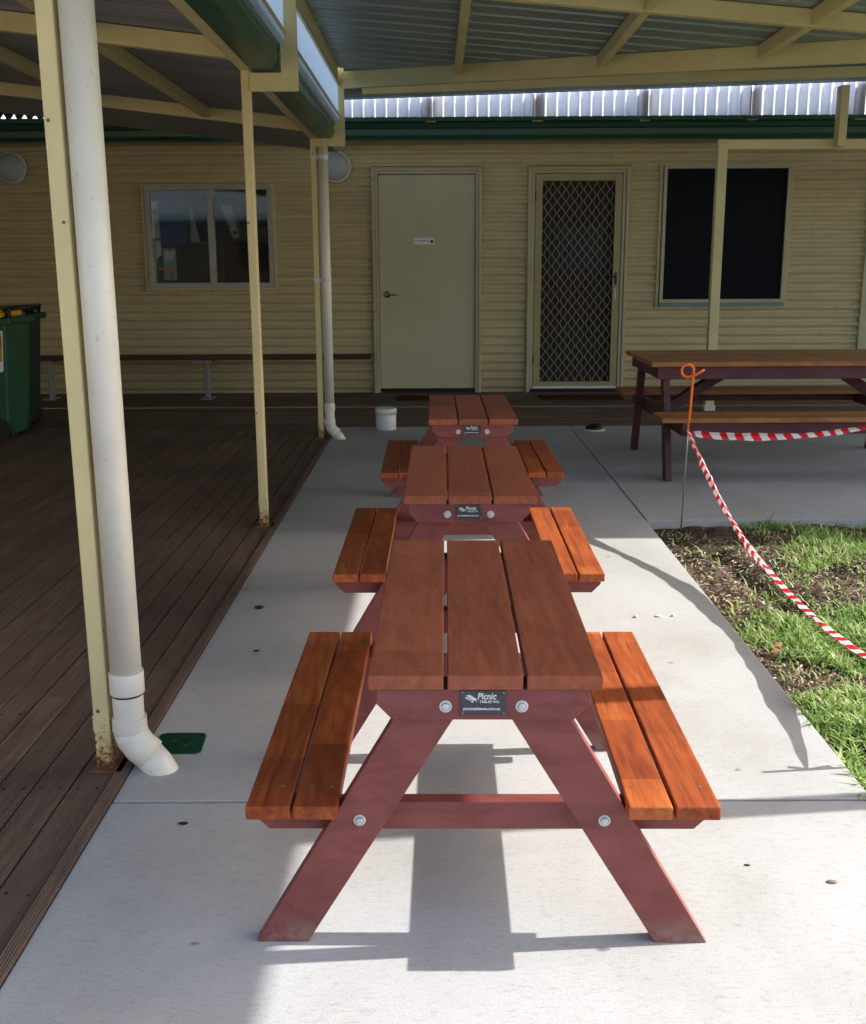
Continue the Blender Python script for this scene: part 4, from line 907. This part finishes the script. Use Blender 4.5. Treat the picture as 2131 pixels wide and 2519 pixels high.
def tape(pts, label, w0=.043, period=.076, tw=None, dens=500):
    pts = [Vector(p) for p in pts]; seg = [0]
    for i in range(len(pts) - 1): seg.append(seg[-1] + (pts[i + 1] - pts[i]).length)
    T = seg[-1]; N = int(T / .004); cen = []
    xs_ = np.array([p.x for p in pts]); ys_ = np.array([p.y for p in pts]); zs_ = np.array([p.z for p in pts])
    tt = np.linspace(0, T, N)
    def cr(vals):                          # Catmull-Rom through the points
        out = []
        for t_ in tt:
            i = min(max(int(np.searchsorted(seg, t_, 'right')) - 1, 0), len(pts) - 2); u = (t_ - seg[i]) / (seg[i + 1] - seg[i])
            p0, p1, p2, p3 = vals[max(i - 1, 0)], vals[i], vals[i + 1], vals[min(i + 2, len(vals) - 1)]
            out.append(.5 * (2 * p1 + (p2 - p0) * u + (2 * p0 - 5 * p1 + 4 * p2 - p3) * u * u + (3 * p1 - p0 - 3 * p2 + p3) * u ** 3))
        return out
    X_, Y_, Z_ = cr(xs_), cr(ys_), cr(zs_); vs = []; fs = []; av = []; K = 6
    for i in range(N):
        p_ = Vector((X_[i], Y_[i], Z_[i])); j = min(i + 1, N - 1); h = max(j - 1, 0); d_ = (Vector((X_[j], Y_[j], Z_[j])) - Vector((X_[h], Y_[h], Z_[h]))).normalized()
        up = Vector((0, 0, 1)); sd_ = d_.cross(up).normalized(); u_ = sd_.cross(d_)
        ang = tw(tt[i], T); fold = math.sin(tt[i] * 9) * .6 + math.sin(tt[i] * 31 + 1) * .35 + math.sin(tt[i] * 74) * .2
        endf = min(1, .3 + tt[i] / .12, .14 + (T - tt[i]) / .45)
        for k in range(K + 1):
            s_ = (k / K - .5) * w0 * (1 + .20 * math.sin(tt[i] * 6 + .7) + .10 * math.sin(tt[i] * 17 + 2) + .06 * math.sin(tt[i] * 43)) * endf; curl = .22 * w0 * math.cos((k / K - .5) * math.pi * 1.6 + fold) * (1 if k % 2 else .75)
            vs.append(p_ + (sd_ * math.cos(ang) + u_ * math.sin(ang)) * s_ + (u_ * math.cos(ang) - sd_ * math.sin(ang)) * curl)
    for i in range(N - 1):
        for k in range(K):
            fs.append((i * (K + 1) + k, i * (K + 1) + k + 1, (i + 1) * (K + 1) + k + 1, (i + 1) * (K + 1) + k))
            av.append(.2 if ((tt[i] + (k - K / 2) * .0035) % period) < period / 2 else .8)
    b = MB(); b.add(vs, fs, av); o = b.build('barrier_tape', 'tape', smooth=True); tag(o, label, 'tape', 'red and white barrier tape strung on stakes'); return o
tape([(1.207, 5.115, .456), (1.206, 4.846, .375), (1.207, 4.5, .270), (1.209, 4.119, .185), (1.208, 3.835, .156), (1.205, 3.526, .141), (1.200, 3.223, .143), (1.202, 2.947, .158), (1.204, 2.75, .176), (1.205, 2.525, .205)],
     'red and white barrier tape sagging over the grass towards the camera', tw=lambda s, T: R(58) + R(30) * math.sin(s * 2.1 + .4))
tape([(1.212, 5.112, .450), (1.367, 5.112, .432), (1.642, 5.115, .427), (1.85, 5.117, .440), (2.10, 5.12, .476), (2.7, 5.12, .60), (3.3, 5.12, .72)],
     'red and white barrier tape running to the right past the large table', tw=lambda s, T: R(75) + R(12) * math.sin(s * 4), w0=.032)
b = MB()
for a0, ln_ in ((.3, .06), (2.6, .05), (1.6, .045)): b.bar((1.205, 2.52, .2), (1.205 + ln_ * math.cos(a0), 2.52 + ln_ * .3, .2 + ln_ * math.sin(a0) - .02), .014, .001)
b.bar((1.205, 2.517, .19), (1.205, 2.517, .22), .022, .018)
tag(b.build('tape_knot', 'tape'), 'knot of red and white tape with loose tails on the short stake', 'tape')
